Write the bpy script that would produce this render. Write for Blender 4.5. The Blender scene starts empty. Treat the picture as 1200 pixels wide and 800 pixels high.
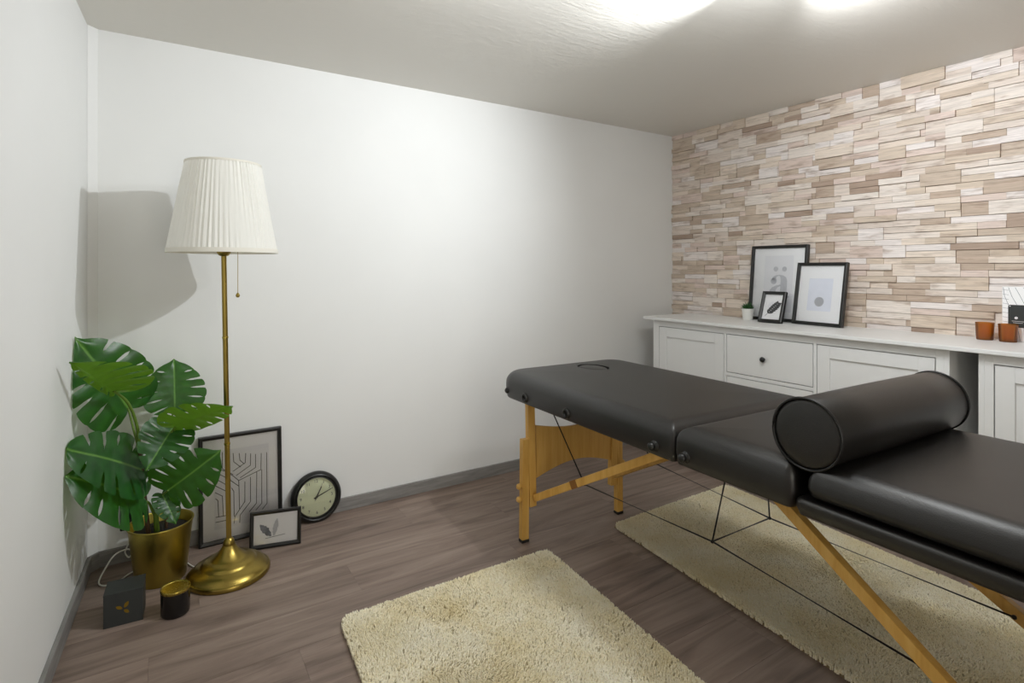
import bpy, bmesh, math, random
import numpy as np
from mathutils import Vector, Matrix, noise

random.seed(7)
rng = np.random.default_rng(11)
SC = bpy.context.scene
COL = SC.collection
PI = math.pi

# ---------------------------------------------------------------- camera
cam_d = bpy.data.cameras.new('camera')
cam_d.sensor_width = 36.0
cam_d.lens = 647.0 / 1200.0 * 36.0
cam_d.shift_y = -85.0 / 1200.0
cam_d.clip_start = 0.02
cam = bpy.data.objects.new('camera', cam_d)
COL.objects.link(cam)
cam.location = (0, 0, 1.17)
cam.rotation_euler = (PI / 2, 0, -math.atan(412 / 647.0))
SC.camera = cam

# ---------------------------------------------------------------- world, lights, exposure
world = bpy.data.worlds.new('world')
SC.world = world
world.use_nodes = True
world.node_tree.nodes['Background'].inputs[0].default_value = (0.9, 0.95, 1.0, 1)
world.node_tree.nodes['Background'].inputs[1].default_value = 0.0


def light(name, kind, loc, energy, color, size, target=None, spot=None, blend=1.0, size_y=None):
    d = bpy.data.lights.new(name, kind)
    d.energy = energy
    d.color = color
    if kind == 'AREA':
        d.shape = 'RECTANGLE' if size_y else 'DISK'
        d.size = size
        if size_y:
            d.size_y = size_y
    else:
        d.shadow_soft_size = size
    if kind == 'SPOT':
        d.spot_size = math.radians(spot)
        d.spot_blend = blend
    o = bpy.data.objects.new(name, d)
    COL.objects.link(o)
    o.location = loc
    if target is not None:
        v = Vector(target) - Vector(loc)
        o.rotation_euler = v.to_track_quat('-Z', 'Y').to_euler()
    return o


light('ceiling_bulb', 'POINT', (0.82, 1.26, 1.90), 7.5, (0.94, 0.975, 1.0), 0.16)
light('ceiling_bulb', 'POINT', (1.50, 0.84, 1.92), 17.0, (0.94, 0.975, 1.0), 0.08)
light('ceiling_spot', 'SPOT', (1.62, 1.105, 2.052), 76.0, (0.94, 0.975, 1.0), 0.016, (0.45, 2.7, 1.42), 118, 1.0)
light('ceiling_spot', 'SPOT', (1.74, 0.98, 2.05), 38.0, (0.95, 0.975, 1.0), 0.03, (3.07, 0.85, 1.60), 110, 1.0)
# added soft fill behind the camera, lifting the walls and the rug under the table
light('fill_light', 'AREA', (0.62, -1.75, 1.05), 21.0, (1.0, 0.94, 0.83), 1.1, (0.9, 0.0, 0.9), size_y=1.9)

vs = SC.view_settings
vs.view_transform = 'Standard'
vs.look = 'None'
vs.gamma = 1.0
vs.use_curve_mapping = False
vs.exposure = 0.0
SC.cycles.max_bounces = 10
SC.cycles.diffuse_bounces = 6
SC.cycles.transparent_max_bounces = 12


# ---------------------------------------------------------------- materials
def srgb(r, g, b):
    def f(c):
        c /= 255.0
        return c / 12.92 if c <= 0.04045 else ((c + 0.055) / 1.055) ** 2.4
    return (f(r), f(g), f(b), 1.0)


class NT:
    """small helper around a material's node tree"""
    def __init__(self, name):
        self.m = bpy.data.materials.new(name)
        self.m.use_nodes = True
        self.t = self.m.node_tree
        self.p = self.t.nodes['Principled BSDF']

    def n(self, kind, **kw):
        nd = self.t.nodes.new(kind)
        for k, v in kw.items():
            if k in nd.inputs.keys():
                nd.inputs[k].default_value = v
            else:
                setattr(nd, k, v)
        return nd

    def l(self, a, b):
        self.t.links.new(a, b)

    def pset(self, **kw):
        for k, v in kw.items():
            self.p.inputs[k.replace('_', ' ')].default_value = v


def simple(name, color, rough=0.5, metal=0.0, spec=0.5, bump=0.0, bscale=200.0, var=0.0, vscale=8.0, coat=0.0):
    q = NT(name)
    q.pset(Base_Color=color, Roughness=rough, Metallic=metal)
    q.p.inputs['Specular IOR Level'].default_value = spec
    q.p.inputs['Coat Weight'].default_value = coat
    tc = q.n('ShaderNodeTexCoord')
    if bump:
        nz = q.n('ShaderNodeTexNoise', Scale=bscale, Detail=4.0)
        q.l(tc.outputs['Object'], nz.inputs['Vector'])
        b = q.n('ShaderNodeBump', Strength=bump, Distance=0.001)
        q.l(nz.outputs['Fac'], b.inputs['Height'])
        q.l(b.outputs['Normal'], q.p.inputs['Normal'])
    if var:
        nz = q.n('ShaderNodeTexNoise', Scale=vscale, Detail=3.0)
        q.l(tc.outputs['Object'], nz.inputs['Vector'])
        hs = q.n('ShaderNodeHueSaturation', Color=color)
        mr = q.n('ShaderNodeMapRange')
        mr.inputs['From Min'].default_value = 0.3
        mr.inputs['From Max'].default_value = 0.7
        mr.inputs['To Min'].default_value = 1 - var
        mr.inputs['To Max'].default_value = 1 + var
        q.l(nz.outputs['Fac'], mr.inputs['Value'])
        q.l(mr.outputs['Result'], hs.inputs['Value'])
        q.l(hs.outputs['Color'], q.p.inputs['Base Color'])
    return q.m


def streak(name, stops, scale, rough, per_object=0.0, bump=0.3, detail=6.0, distort=0.6, spec=0.4, coord='world'):
    """wood-like streaks: noise stretched by the mapping scale, coloured by a ramp"""
    q = NT(name)
    if coord == 'world':
        src = q.n('ShaderNodeNewGeometry').outputs['Position']
    else:
        src = q.n('ShaderNodeTexCoord').outputs['Object']
    mp = q.n('ShaderNodeMapping')
    mp.inputs['Scale'].default_value = scale
    oi = q.n('ShaderNodeObjectInfo')
    off = q.n('ShaderNodeVectorMath', operation='SCALE')
    cmb = q.n('ShaderNodeCombineXYZ')
    q.l(oi.outputs['Random'], cmb.inputs[0])
    q.l(oi.outputs['Random'], cmb.inputs[1])
    q.l(oi.outputs['Random'], cmb.inputs[2])
    q.l(cmb.outputs[0], off.inputs[0])
    off.inputs['Scale'].default_value = 13.0
    q.l(src, mp.inputs['Vector'])
    add = q.n('ShaderNodeVectorMath', operation='ADD')
    q.l(mp.outputs[0], add.inputs[0])
    q.l(off.outputs[0], add.inputs[1])
    nz = q.n('ShaderNodeTexNoise', Scale=1.0, Detail=detail, Distortion=distort, Roughness=0.6)
    q.l(add.outputs[0], nz.inputs['Vector'])
    rp = q.n('ShaderNodeValToRGB')
    e = rp.color_ramp.elements
    e[0].position, e[0].color = stops[0]
    e[1].position, e[1].color = stops[-1]
    for pos, c in stops[1:-1]:
        x = e.new(pos)
        x.color = c
    q.l(nz.outputs['Fac'], rp.inputs['Fac'])
    col = rp.outputs['Color']
    if per_object:
        hs = q.n('ShaderNodeHueSaturation')
        mr = q.n('ShaderNodeMapRange')
        mr.inputs['To Min'].default_value = 1 - per_object
        mr.inputs['To Max'].default_value = 1 + per_object
        q.l(oi.outputs['Random'], mr.inputs['Value'])
        q.l(mr.outputs['Result'], hs.inputs['Value'])
        q.l(col, hs.inputs['Color'])
        col = hs.outputs['Color']
    q.l(col, q.p.inputs['Base Color'])
    q.pset(Roughness=rough)
    q.p.inputs['Specular IOR Level'].default_value = spec
    b = q.n('ShaderNodeBump', Strength=bump, Distance=0.0008)
    q.l(nz.outputs['Fac'], b.inputs['Height'])
    q.l(b.outputs['Normal'], q.p.inputs['Normal'])
    return q.m


def brick_material():
    q = NT('printed_wood_brick')
    geo = q.n('ShaderNodeNewGeometry')
    oi = q.n('ShaderNodeObjectInfo')
    rp = q.n('ShaderNodeValToRGB')
    rp.color_ramp.interpolation = 'CONSTANT'
    e = rp.color_ramp.elements
    tones = [(0.0, (236, 226, 217)), (0.16, (226, 213, 202)), (0.32, (232, 218, 204)), (0.44, (215, 199, 182)),
             (0.54, (238, 230, 226)), (0.66, (206, 189, 172)), (0.76, (224, 206, 196)), (0.90, (196, 177, 160)), (0.965, (178, 157, 141))]
    e[0].position, e[0].color = 0.0, srgb(*tones[0][1])
    e[1].position, e[1].color = tones[-1][0], srgb(*tones[-1][1])
    for p, c in tones[1:-1]:
        x = e.new(p)
        x.color = srgb(*c)
    q.l(oi.outputs['Random'], rp.inputs['Fac'])
    mp = q.n('ShaderNodeMapping')
    mp.inputs['Scale'].default_value = (5, 7, 150)
    q.l(geo.outputs['Position'], mp.inputs['Vector'])
    nz = q.n('ShaderNodeTexNoise', Scale=1.0, Detail=6.0, Roughness=0.65, Distortion=0.5)
    q.l(mp.outputs[0], nz.inputs['Vector'])
    mr = q.n('ShaderNodeMapRange')
    mr.inputs['From Min'].default_value = 0.3
    mr.inputs['From Max'].default_value = 0.72
    mr.inputs['To Min'].default_value = 0.74
    mr.inputs['To Max'].default_value = 1.12
    q.l(nz.outputs['Fac'], mr.inputs['Value'])
    # darker brown heartwood streaks in the print, different on every brick
    m2 = q.n('ShaderNodeMapping')
    m2.inputs['Scale'].default_value = (3, 8, 34)
    q.l(geo.outputs['Position'], m2.inputs['Vector'])
    cb = q.n('ShaderNodeCombineXYZ')
    ml = q.n('ShaderNodeMath', operation='MULTIPLY')
    ml.inputs[1].default_value = 57.0
    q.l(oi.outputs['Random'], ml.inputs[0])
    q.l(ml.outputs[0], cb.inputs[0])
    q.l(ml.outputs[0], cb.inputs[1])
    av = q.n('ShaderNodeVectorMath', operation='ADD')
    q.l(m2.outputs[0], av.inputs[0])
    q.l(cb.outputs[0], av.inputs[1])
    n2 = q.n('ShaderNodeTexNoise', Scale=1.0, Detail=3.0, Roughness=0.55)
    q.l(av.outputs[0], n2.inputs['Vector'])
    st = q.n('ShaderNodeMapRange')
    st.interpolation_type = 'SMOOTHSTEP'
    st.inputs['From Min'].default_value = 0.50
    st.inputs['From Max'].default_value = 0.74
    st.inputs['To Max'].default_value = 0.62
    q.l(n2.outputs['Fac'], st.inputs['Value'])
    mb = q.n('ShaderNodeMixRGB')
    mb.inputs[2].default_value = srgb(158, 134, 116)
    q.l(st.outputs['Result'], mb.inputs[0])
    q.l(rp.outputs['Color'], mb.inputs[1])
    hs = q.n('ShaderNodeHueSaturation')
    q.l(mb.outputs['Color'], hs.inputs['Color'])
    q.l(mr.outputs['Result'], hs.inputs['Value'])
    q.l(hs.outputs['Color'], q.p.inputs['Base Color'])
    q.pset(Roughness=0.55)
    q.p.inputs['Specular IOR Level'].default_value = 0.3
    return q.m


def glass_sheet(name, tint=(1, 1, 1, 1), ior=1.45, gloss_rough=0.02, boost=0.0):
    """thin clear pane: transparent with a fresnel gloss"""
    q = NT(name)
    q.t.nodes.remove(q.p)
    out = [x for x in q.t.nodes if x.type == 'OUTPUT_MATERIAL'][0]
    tr = q.n('ShaderNodeBsdfTransparent')
    tr.inputs[0].default_value = tint
    gl = q.n('ShaderNodeBsdfGlossy')
    gl.inputs['Roughness'].default_value = gloss_rough
    fr = q.n('ShaderNodeFresnel')
    fr.inputs['IOR'].default_value = ior
    mx = q.n('ShaderNodeMixShader')
    fac = fr.outputs[0]
    if boost:
        ad = q.n('ShaderNodeMath', operation='ADD')
        ad.inputs[1].default_value = boost
        q.l(fac, ad.inputs[0])
        fac = ad.outputs[0]
    q.l(fac, mx.inputs[0])
    q.l(tr.outputs[0], mx.inputs[1])
    q.l(gl.outputs[0], mx.inputs[2])
    q.l(mx.outputs[0], out.inputs[0])
    return q.m


def translucent_mat(name, color, trans, amount, rough=0.6, spec=0.3):
    q = NT(name)
    q.pset(Base_Color=color, Roughness=rough)
    q.p.inputs['Specular IOR Level'].default_value = spec
    out = [x for x in q.t.nodes if x.type == 'OUTPUT_MATERIAL'][0]
    t = q.n('ShaderNodeBsdfTranslucent')
    t.inputs[0].default_value = trans
    mx = q.n('ShaderNodeMixShader')
    mx.inputs[0].default_value = amount
    q.l(q.p.outputs[0], mx.inputs[1])
    q.l(t.outputs[0], mx.inputs[2])
    q.l(mx.outputs[0], out.inputs[0])
    return q


def leaf_material():
    q = translucent_mat('monstera_leaf', srgb(25, 74, 28), srgb(110, 170, 30), 0.22, 0.34, 0.5)
    uv = q.n('ShaderNodeUVMap')
    sp = q.n('ShaderNodeSeparateXYZ')
    q.l(uv.outputs[0], sp.inputs[0])
    ab = q.n('ShaderNodeMath', operation='ABSOLUTE')
    q.l(sp.outputs[0], ab.inputs[0])
    lt = q.n('ShaderNodeMapRange')
    lt.inputs['From Min'].default_value = 0.004
    lt.inputs['From Max'].default_value = 0.022
    lt.inputs['To Min'].default_value = 1.0
    lt.inputs['To Max'].default_value = 0.0
    q.l(ab.outputs[0], lt.inputs['Value'])
    nz = q.n('ShaderNodeTexNoise', Scale=7.0, Detail=3.0)
    q.l(uv.outputs[0], nz.inputs['Vector'])
    rp = q.n('ShaderNodeValToRGB')
    e = rp.color_ramp.elements
    e[0].position, e[0].color = 0.3, srgb(18, 62, 24)
    e[1].position, e[1].color = 0.7, srgb(36, 92, 34)
    q.l(nz.outputs['Fac'], rp.inputs['Fac'])
    mx = q.n('ShaderNodeMixRGB')
    mx.inputs[2].default_value = srgb(96, 140, 62)
    q.l(lt.outputs[0], mx.inputs[0])
    q.l(rp.outputs[0], mx.inputs[1])
    geo = q.n('ShaderNodeNewGeometry')
    m2 = q.n('ShaderNodeMixRGB')
    m2.inputs[2].default_value = srgb(104, 148, 44)
    q.l(geo.outputs['Backfacing'], m2.inputs[0])
    q.l(mx.outputs[0], m2.inputs[1])
    q.l(m2.outputs[0], q.p.inputs['Base Color'])
    return q.m


def pile_material():
    q = NT('rug_pile')
    geo = q.n('ShaderNodeNewGeometry')
    nz = q.n('ShaderNodeTexNoise', Scale=5.0, Detail=4.0, Roughness=0.6)
    q.l(geo.outputs['Position'], nz.inputs['Vector'])
    n2 = q.n('ShaderNodeTexNoise', Scale=260.0, Detail=1.0)
    q.l(geo.outputs['Position'], n2.inputs['Vector'])
    ad = q.n('ShaderNodeMath', operation='MULTIPLY_ADD')
    ad.inputs[1].default_value = 0.45
    q.l(n2.outputs['Fac'], ad.inputs[0])
    sb = q.n('ShaderNodeMath', operation='MULTIPLY')
    sb.inputs[1].default_value = 0.55
    q.l(nz.outputs['Fac'], sb.inputs[0])
    q.l(sb.outputs[0], ad.inputs[2])
    rp = q.n('ShaderNodeValToRGB')
    e = rp.color_ramp.elements
    e[0].position, e[0].color = 0.36, srgb(238, 224, 182)
    e[1].position, e[1].color = 0.64, srgb(255, 250, 232)
    q.l(ad.outputs[0], rp.inputs['Fac'])
    q.l(rp.outputs['Color'], q.p.inputs['Base Color'])
    q.pset(Roughness=0.9)
    q.p.inputs['Specular IOR Level'].default_value = 0.1
    return q.m


def ceiling_material():
    q = NT('painted_ceiling')
    geo = q.n('ShaderNodeNewGeometry')
    mp = q.n('ShaderNodeMapping')
    mp.inputs['Rotation'].default_value = (0, 0, math.radians(-18))
    mp.inputs['Scale'].default_value = (3.5, 16, 1)
    q.l(geo.outputs['Position'], mp.inputs['Vector'])
    nz = q.n('ShaderNodeTexNoise', Scale=1.6, Detail=7.0, Roughness=0.6, Distortion=1.4)
    q.l(mp.outputs[0], nz.inputs['Vector'])
    b = q.n('ShaderNodeBump', Strength=0.28, Distance=0.006)
    q.l(nz.outputs['Fac'], b.inputs['Height'])
    q.l(b.outputs['Normal'], q.p.inputs['Normal'])
    q.pset(Base_Color=srgb(222, 219, 212), Roughness=0.42)
    q.p.inputs['Specular IOR Level'].default_value = 0.35
    return q.m


def brushed_gold(name, color, rough):
    q = NT(name)
    q.pset(Base_Color=color, Metallic=1.0, Roughness=rough)
    tc = q.n('ShaderNodeTexCoord')
    mp = q.n('ShaderNodeMapping')
    mp.inputs['Scale'].default_value = (60, 60, 6)
    q.l(tc.outputs['Object'], mp.inputs['Vector'])
    nz = q.n('ShaderNodeTexNoise', Scale=3.0, Detail=3.0)
    q.l(mp.outputs[0], nz.inputs['Vector'])
    mr = q.n('ShaderNodeMapRange')
    mr.inputs['To Min'].default_value = rough * 0.75
    mr.inputs['To Max'].default_value = rough * 1.3
    q.l(nz.outputs['Fac'], mr.inputs['Value'])
    q.l(mr.outputs['Result'], q.p.inputs['Roughness'])
    return q.m


M = {}
M['wall'] = simple('wall_paint', srgb(226, 227, 226), 0.62, spec=0.25, bump=0.12, bscale=70, var=0.012, vscale=3)
M['ceiling'] = ceiling_material()
M['brick'] = brick_material()
M['brick_back'] = simple('brick_joint', srgb(116, 94, 78), 0.8, spec=0.2, var=0.08)
M['plank'] = streak('floor_vinyl', [(0.25, srgb(96, 80, 72)), (0.42, srgb(126, 109, 99)), (0.55, srgb(140, 123, 112)), (0.75, srgb(158, 141, 129))],
                    (1.7, 17, 3), 0.5, per_object=0.08, bump=0.15, distort=1.0, spec=0.35)
M['subfloor'] = simple('floor_joint', srgb(84, 72, 64), 0.8)
M['baseboard'] = streak('baseboard_grey', [(0.3, srgb(116, 114, 112)), (0.7, srgb(146, 144, 141))], (6, 6, 60), 0.5, bump=0.1)
M['cabinet'] = simple('cabinet_white', srgb(234, 235, 235), 0.38, spec=0.4, bump=0.05, bscale=40)
M['cabinet_in'] = simple('cabinet_joint', srgb(120, 117, 110), 0.7)
M['leather'] = simple('black_leatherette', srgb(21, 19, 17), 0.38, spec=0.65, bump=0.35, bscale=420)
M['piping'] = simple('black_piping', srgb(12, 12, 12), 0.35)
M['rubber'] = simple('black_rubber', srgb(22, 22, 21), 0.5)
M['black'] = simple('black_plastic', srgb(22, 22, 21), 0.35, spec=0.5)
M['frame_black'] = simple('black_frame', srgb(26, 26, 25), 0.32, spec=0.5, bump=0.05, bscale=90)
M['paper'] = simple('paper_white', srgb(246, 246, 247), 0.7, spec=0.2)
M['print_grey'] = simple('print_paper', srgb(236, 236, 239), 0.7, spec=0.2, var=0.02)
M['ink'] = simple('ink_dark', srgb(52, 54, 58), 0.7, spec=0.2)
M['ink_grey'] = simple('ink_grey', srgb(196, 197, 202), 0.7, spec=0.2, var=0.07, vscale=90)
M['ink_mid'] = simple('ink_mid', srgb(118, 121, 130), 0.7, spec=0.2, var=0.35, vscale=60)
M['print_blue'] = simple('print_blue', srgb(233, 236, 246), 0.7, spec=0.2, var=0.03, vscale=30)
M['pane'] = glass_sheet('clear_pane')
M['beech'] = streak('beech_wood', [(0.25, srgb(190, 141, 64)), (0.5, srgb(210, 164, 84)), (0.75, srgb(222, 180, 104))],
                    (26, 26, 3), 0.42, per_object=0.05, bump=0.1, coord='object', spec=0.4)
M['beech_cross'] = streak('beech_ply', [(0.25, srgb(194, 146, 68)), (0.5, srgb(208, 162, 84)), (0.75, srgb(218, 176, 100))],
                          (40, 10, 3), 0.42, bump=0.05, coord='object', spec=0.4)
M['beech_dark'] = simple('beech_dark', srgb(138, 92, 40), 0.5)
M['brass'] = brushed_gold('aged_brass', srgb(150, 130, 66), 0.30)
M['gold'] = brushed_gold('gold_pot', srgb(176, 160, 78), 0.34)
M['gold_lid'] = brushed_gold('gold_lid', srgb(178, 158, 76), 0.25)
M['shade'] = translucent_mat('pleated_fabric', srgb(240, 240, 236), srgb(240, 236, 224), 0.30, 0.8, 0.1).m
M['shade_tape'] = translucent_mat('shade_tape', srgb(236, 234, 226), srgb(236, 230, 214), 0.25, 0.8, 0.1).m
M['leaf'] = leaf_material()
M['stalk'] = simple('green_stalk', srgb(92, 120, 40), 0.5, var=0.15, vscale=20)
M['trunk'] = simple('brown_stem', srgb(74, 52, 34), 0.6, var=0.25, vscale=40)
M['soil'] = simple('dark_soil', srgb(26, 22, 18), 0.9, bump=1.0, bscale=120)
M['cord'] = simple('white_cord', srgb(228, 226, 218), 0.5)
M['pile'] = pile_material()
M['rug_base'] = simple('rug_backing', srgb(150, 132, 96), 0.9)
M['clock_face'] = simple('clock_face', srgb(228, 234, 200), 0.5, spec=0.3)
M['box_card'] = simple('charcoal_card', srgb(44, 47, 46), 0.55, bump=0.05, bscale=300)
M['gold_foil'] = simple('gold_foil', srgb(170, 140, 50), 0.35, metal=0.9)
M['jar_glass'] = simple('black_glass', srgb(11, 11, 11), 0.12, spec=0.6)
M['ceramic'] = simple('white_ceramic', srgb(236, 236, 232), 0.4)
M['succulent'] = simple('succulent_green', srgb(38, 84, 34), 0.5, var=0.25, vscale=60)
M['wax'] = simple('cream_wax', srgb(232, 214, 178), 0.6)
M['wire'] = simple('black_cable', srgb(26, 23, 20), 0.4)
M['steel'] = simple('steel', srgb(150, 142, 120), 0.35, metal=1.0)


def amber_material():
    q = NT('amber_glass')
    q.t.nodes.remove(q.p)
    out = [x for x in q.t.nodes if x.type == 'OUTPUT_MATERIAL'][0]
    tr = q.n('ShaderNodeBsdfTransparent')
    tr.inputs[0].default_value = srgb(255, 222, 172)
    df = q.n('ShaderNodeBsdfTranslucent')
    df.inputs[0].default_value = srgb(252, 196, 112)
    gl = q.n('ShaderNodeBsdfGlossy')
    gl.inputs['Roughness'].default_value = 0.06
    m1 = q.n('ShaderNodeMixShader')
    m1.inputs[0].default_value = 0.55
    fr = q.n('ShaderNodeFresnel')
    fr.inputs['IOR'].default_value = 1.5
    m2 = q.n('ShaderNodeMixShader')
    q.l(tr.outputs[0], m1.inputs[1])
    q.l(df.outputs[0], m1.inputs[2])
    q.l(fr.outputs[0], m2.inputs[0])
    q.l(m1.outputs[0], m2.inputs[1])
    q.l(gl.outputs[0], m2.inputs[2])
    q.l(m2.outputs[0], out.inputs[0])
    return q.m


M['amber'] = amber_material()


# ---------------------------------------------------------------- mesh helpers
def NB():
    return bmesh.new()


def box(bm, x0, x1, y0, y1, z0, z1, bev=0.0, seg=2):
    vs_ = [bm.verts.new(p) for p in ((x0, y0, z0), (x1, y0, z0), (x1, y1, z0), (x0, y1, z0),
                                    (x0, y0, z1), (x1, y0, z1), (x1, y1, z1), (x0, y1, z1))]
    fs = [bm.faces.new([vs_[i] for i in f]) for f in ((3, 2, 1, 0), (4, 5, 6, 7), (0, 1, 5, 4), (1, 2, 6, 5), (2, 3, 7, 6), (3, 0, 4, 7))]
    if bev:
        ed = list({e for f in fs for e in f.edges})
        bmesh.ops.bevel(bm, geom=ed, offset=bev, segments=seg, affect='EDGES', profile=0.5)
    return bm


def frame_axes(d):
    d = d.normalized()
    up = Vector((0, 0, 1)) if abs(d.z) < 0.95 else Vector((0, 1, 0))
    a = d.cross(up).normalized()
    b = a.cross(d).normalized()
    return a, b


def tube(bm, pts, r, n=8, caps=True, closed=False):
    """round tube through pts; r is a number or one per point"""
    pts = [Vector(p) for p in pts]
    k = len(pts)
    rs = r if isinstance(r, (list, tuple)) else [r] * k
    rings = []
    prev = None
    for i, p in enumerate(pts):
        d = (pts[min(i + 1, k - 1)] - pts[max(i - 1, 0)])
        if d.length < 1e-9:
            d = Vector((0, 0, 1))
        d.normalize()
        if prev is None:
            a, b = frame_axes(d)
        else:
            a = (prev - d * prev.dot(d))
            a = a.normalized() if a.length > 1e-6 else frame_axes(d)[0]
            b = d.cross(a)
        prev = a
        rings.append([bm.verts.new(p + (a * math.cos(t) + b * math.sin(t)) * rs[i]) for t in (2 * PI * j / n for j in range(n))])
    for i in range(k - 1):
        for j in range(n):
            bm.faces.new((rings[i][j], rings[i][(j + 1) % n], rings[i + 1][(j + 1) % n], rings[i + 1][j]))
    if caps:
        bm.faces.new(rings[0][::-1])
        bm.faces.new(rings[-1])
    return bm


def smooth_path(pts, sub=6):
    pts = [Vector(p) for p in pts]
    out = []
    for i in range(len(pts) - 1):
        p0 = pts[max(i - 1, 0)]
        p1, p2 = pts[i], pts[i + 1]
        p3 = pts[min(i + 2, len(pts) - 1)]
        for s in range(sub):
            t = s / sub
            out.append(0.5 * ((2 * p1) + (p2 - p0) * t + (2 * p0 - 5 * p1 + 4 * p2 - p3) * t * t + (3 * p1 - p0 - 3 * p2 + p3) * t ** 3))
    out.append(pts[-1])
    return out


def bar(bm, p0, p1, w, t, wdir=None, bev=0.0):
    """rectangular bar from p0 to p1, width w along wdir, thickness t"""
    p0, p1 = Vector(p0), Vector(p1)
    d = (p1 - p0).normalized()
    if wdir is None:
        a, b = frame_axes(d)
    else:
        a = Vector(wdir)
        a = (a - d * a.dot(d)).normalized()
        b = d.cross(a)
    vs_ = []
    for p in (p0, p1):
        for sx, sy in ((-1, -1), (1, -1), (1, 1), (-1, 1)):
            vs_.append(bm.verts.new(p + a * (sx * w / 2) + b * (sy * t / 2)))
    fs = [bm.faces.new([vs_[i] for i in f]) for f in ((3, 2, 1, 0), (4, 5, 6, 7), (0, 1, 5, 4), (1, 2, 6, 5), (2, 3, 7, 6), (3, 0, 4, 7))]
    if bev:
        bmesh.ops.bevel(bm, geom=list({e for f in fs for e in f.edges}), offset=bev, segments=2, affect='EDGES', profile=0.5)
    return bm


def lathe(bm, prof, n=48, c=(0, 0, 0), axis=None):
    """revolve (radius, height) pairs about z (or along axis) through c"""
    c = Vector(c)
    if axis is None:
        A, B, Zx = Vector((1, 0, 0)), Vector((0, 1, 0)), Vector((0, 0, 1))
    else:
        Zx = Vector(axis).normalized()
        A, B = frame_axes(Zx)
        if A.cross(B).dot(Zx) < 0:
            B = -B
    rings = []
    for r, z in prof:
        if r < 1e-6:
            rings.append([bm.verts.new(c + Zx * z)])
        else:
            rings.append([bm.verts.new(c + A * (r * math.cos(2 * PI * j / n)) + B * (r * math.sin(2 * PI * j / n)) + Zx * z) for j in range(n)])
    for i in range(len(rings) - 1):
        a, b = rings[i], rings[i + 1]
        for j in range(n):
            k = (j + 1) % n
            if len(a) == 1 and len(b) == 1:
                break
            if len(a) == 1:
                bm.faces.new((a[0], b[k], b[j]))
            elif len(b) == 1:
                bm.faces.new((a[j], a[k], b[0]))
            else:
                bm.faces.new((a[j], a[k], b[k], b[j]))
    return bm


def prism(bm, poly, y0, y1):
    """polygon given in (x, z), extruded along y"""
    a = [bm.verts.new((x, y0, z)) for x, z in poly]
    b = [bm.verts.new((x, y1, z)) for x, z in poly]
    bm.faces.new(a)
    bm.faces.new(b[::-1])
    n = len(poly)
    for i in range(n):
        j = (i + 1) % n
        bm.faces.new((a[j], a[i], b[i], b[j]))
    return bm


def flat(bm, poly, y):
    bm.faces.new([bm.verts.new((x, y, z)) for x, z in poly])
    return bm


def stroke(bm, pts, w, y):
    """flat polyline of width w in the xz plane at depth y"""
    pts = [Vector((p[0], 0, p[1])) for p in pts]
    for i in range(len(pts) - 1):
        a, b = pts[i], pts[i + 1]
        d = (b - a)
        if d.length < 1e-9:
            continue
        d.normalize()
        nrm = Vector((-d.z, 0, d.x)) * (w / 2)
        a2, b2 = a - d * w * 0.3, b + d * w * 0.3
        vs_ = [bm.verts.new((p.x, y, p.z)) for p in (a2 - nrm, b2 - nrm, b2 + nrm, a2 + nrm)]
        bm.faces.new(vs_)
    return bm


def disc(bm, cx, cz, r, y, n=40, ry=None):
    flat(bm, [(cx + r * math.cos(2 * PI * i / n), cz + (ry or r) * math.sin(2 * PI * i / n)) for i in range(n)], y)


def link(name, me, mat, parent=None, smooth=0.0):
    if mat is not None:
        me.materials.append(mat)
    if smooth:
        me.shade_smooth()
        me.set_sharp_from_angle(angle=math.radians(smooth))
    o = bpy.data.objects.new(name, me)
    COL.objects.link(o)
    if parent is not None:
        o.parent = parent
    return o


def obj(name, bm, mat, parent=None, smooth=0.0, fix=True):
    if fix:
        bmesh.ops.recalc_face_normals(bm, faces=bm.faces[:])
    me = bpy.data.meshes.new(name)
    bm.to_mesh(me)
    bm.free()
    return link(name, me, mat, parent, smooth)


def tag(o, label, cat, group=None):
    o['label'] = label
    o['category'] = cat
    if group:
        o['group'] = group
    return o


def thing(name, label, cat, loc=(0, 0, 0), rotz=0.0, group=None):
    o = bpy.data.objects.new(name, None)
    o.empty_display_size = 0.05
    COL.objects.link(o)
    o.location = loc
    o.rotation_euler = (0, 0, rotz)
    return tag(o, label, cat, group)


def struct(name, bm, mat, parent=None, smooth=0.0):
    o = obj(name, bm, mat, parent, smooth)
    if parent is None:
        o['kind'] = 'structure'
    return o


# ---------------------------------------------------------------- room shell
H = 2.11
YB = 2.70          # back wall
XR = 3.077         # right wall face
YF = -1.30         # wall behind the camera


def xl(y):         # left wall face
    return -0.236 - 0.0536 * (YB - y)


# floor: sub-floor slab and vinyl planks
bm = NB()
box(bm, -0.62, 3.30, YF - 0.1, YB + 0.2, -0.16, -0.004)
floor = struct('floor', bm, M['subfloor'])
row_w = 0.2
joints = {0: 1.62, 1: 0.98, 2: 0.115, 3: 0.62, 4: 1.25, 5: 0.36, 6: 0.88, 7: 0.05}
row = 0
y1 = 2.79
while y1 > YF:
    y0 = y1 - row_w
    j0 = joints[row % 8]
    xs = [j0 + 1.28 * k for k in range(-3, 4)]
    for a, b in zip(xs[:-1], xs[1:]):
        lo, hi = max(a, xl(y0) - 0.02), min(b, 3.10)
        if hi - lo < 0.05:
            continue
        bm = NB()
        ya, yb = max(y0, YF), min(y1, YB + 0.02)
        if yb - ya < 0.01:
            bm.free()
            continue
        box(bm, lo + 0.0003, hi - 0.0003, ya + 0.0004, yb - 0.0004, -0.004, 0.0, 0)
        obj('floor_plank', bm, M['plank'], floor)
    row += 1
    y1 = y0

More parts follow.
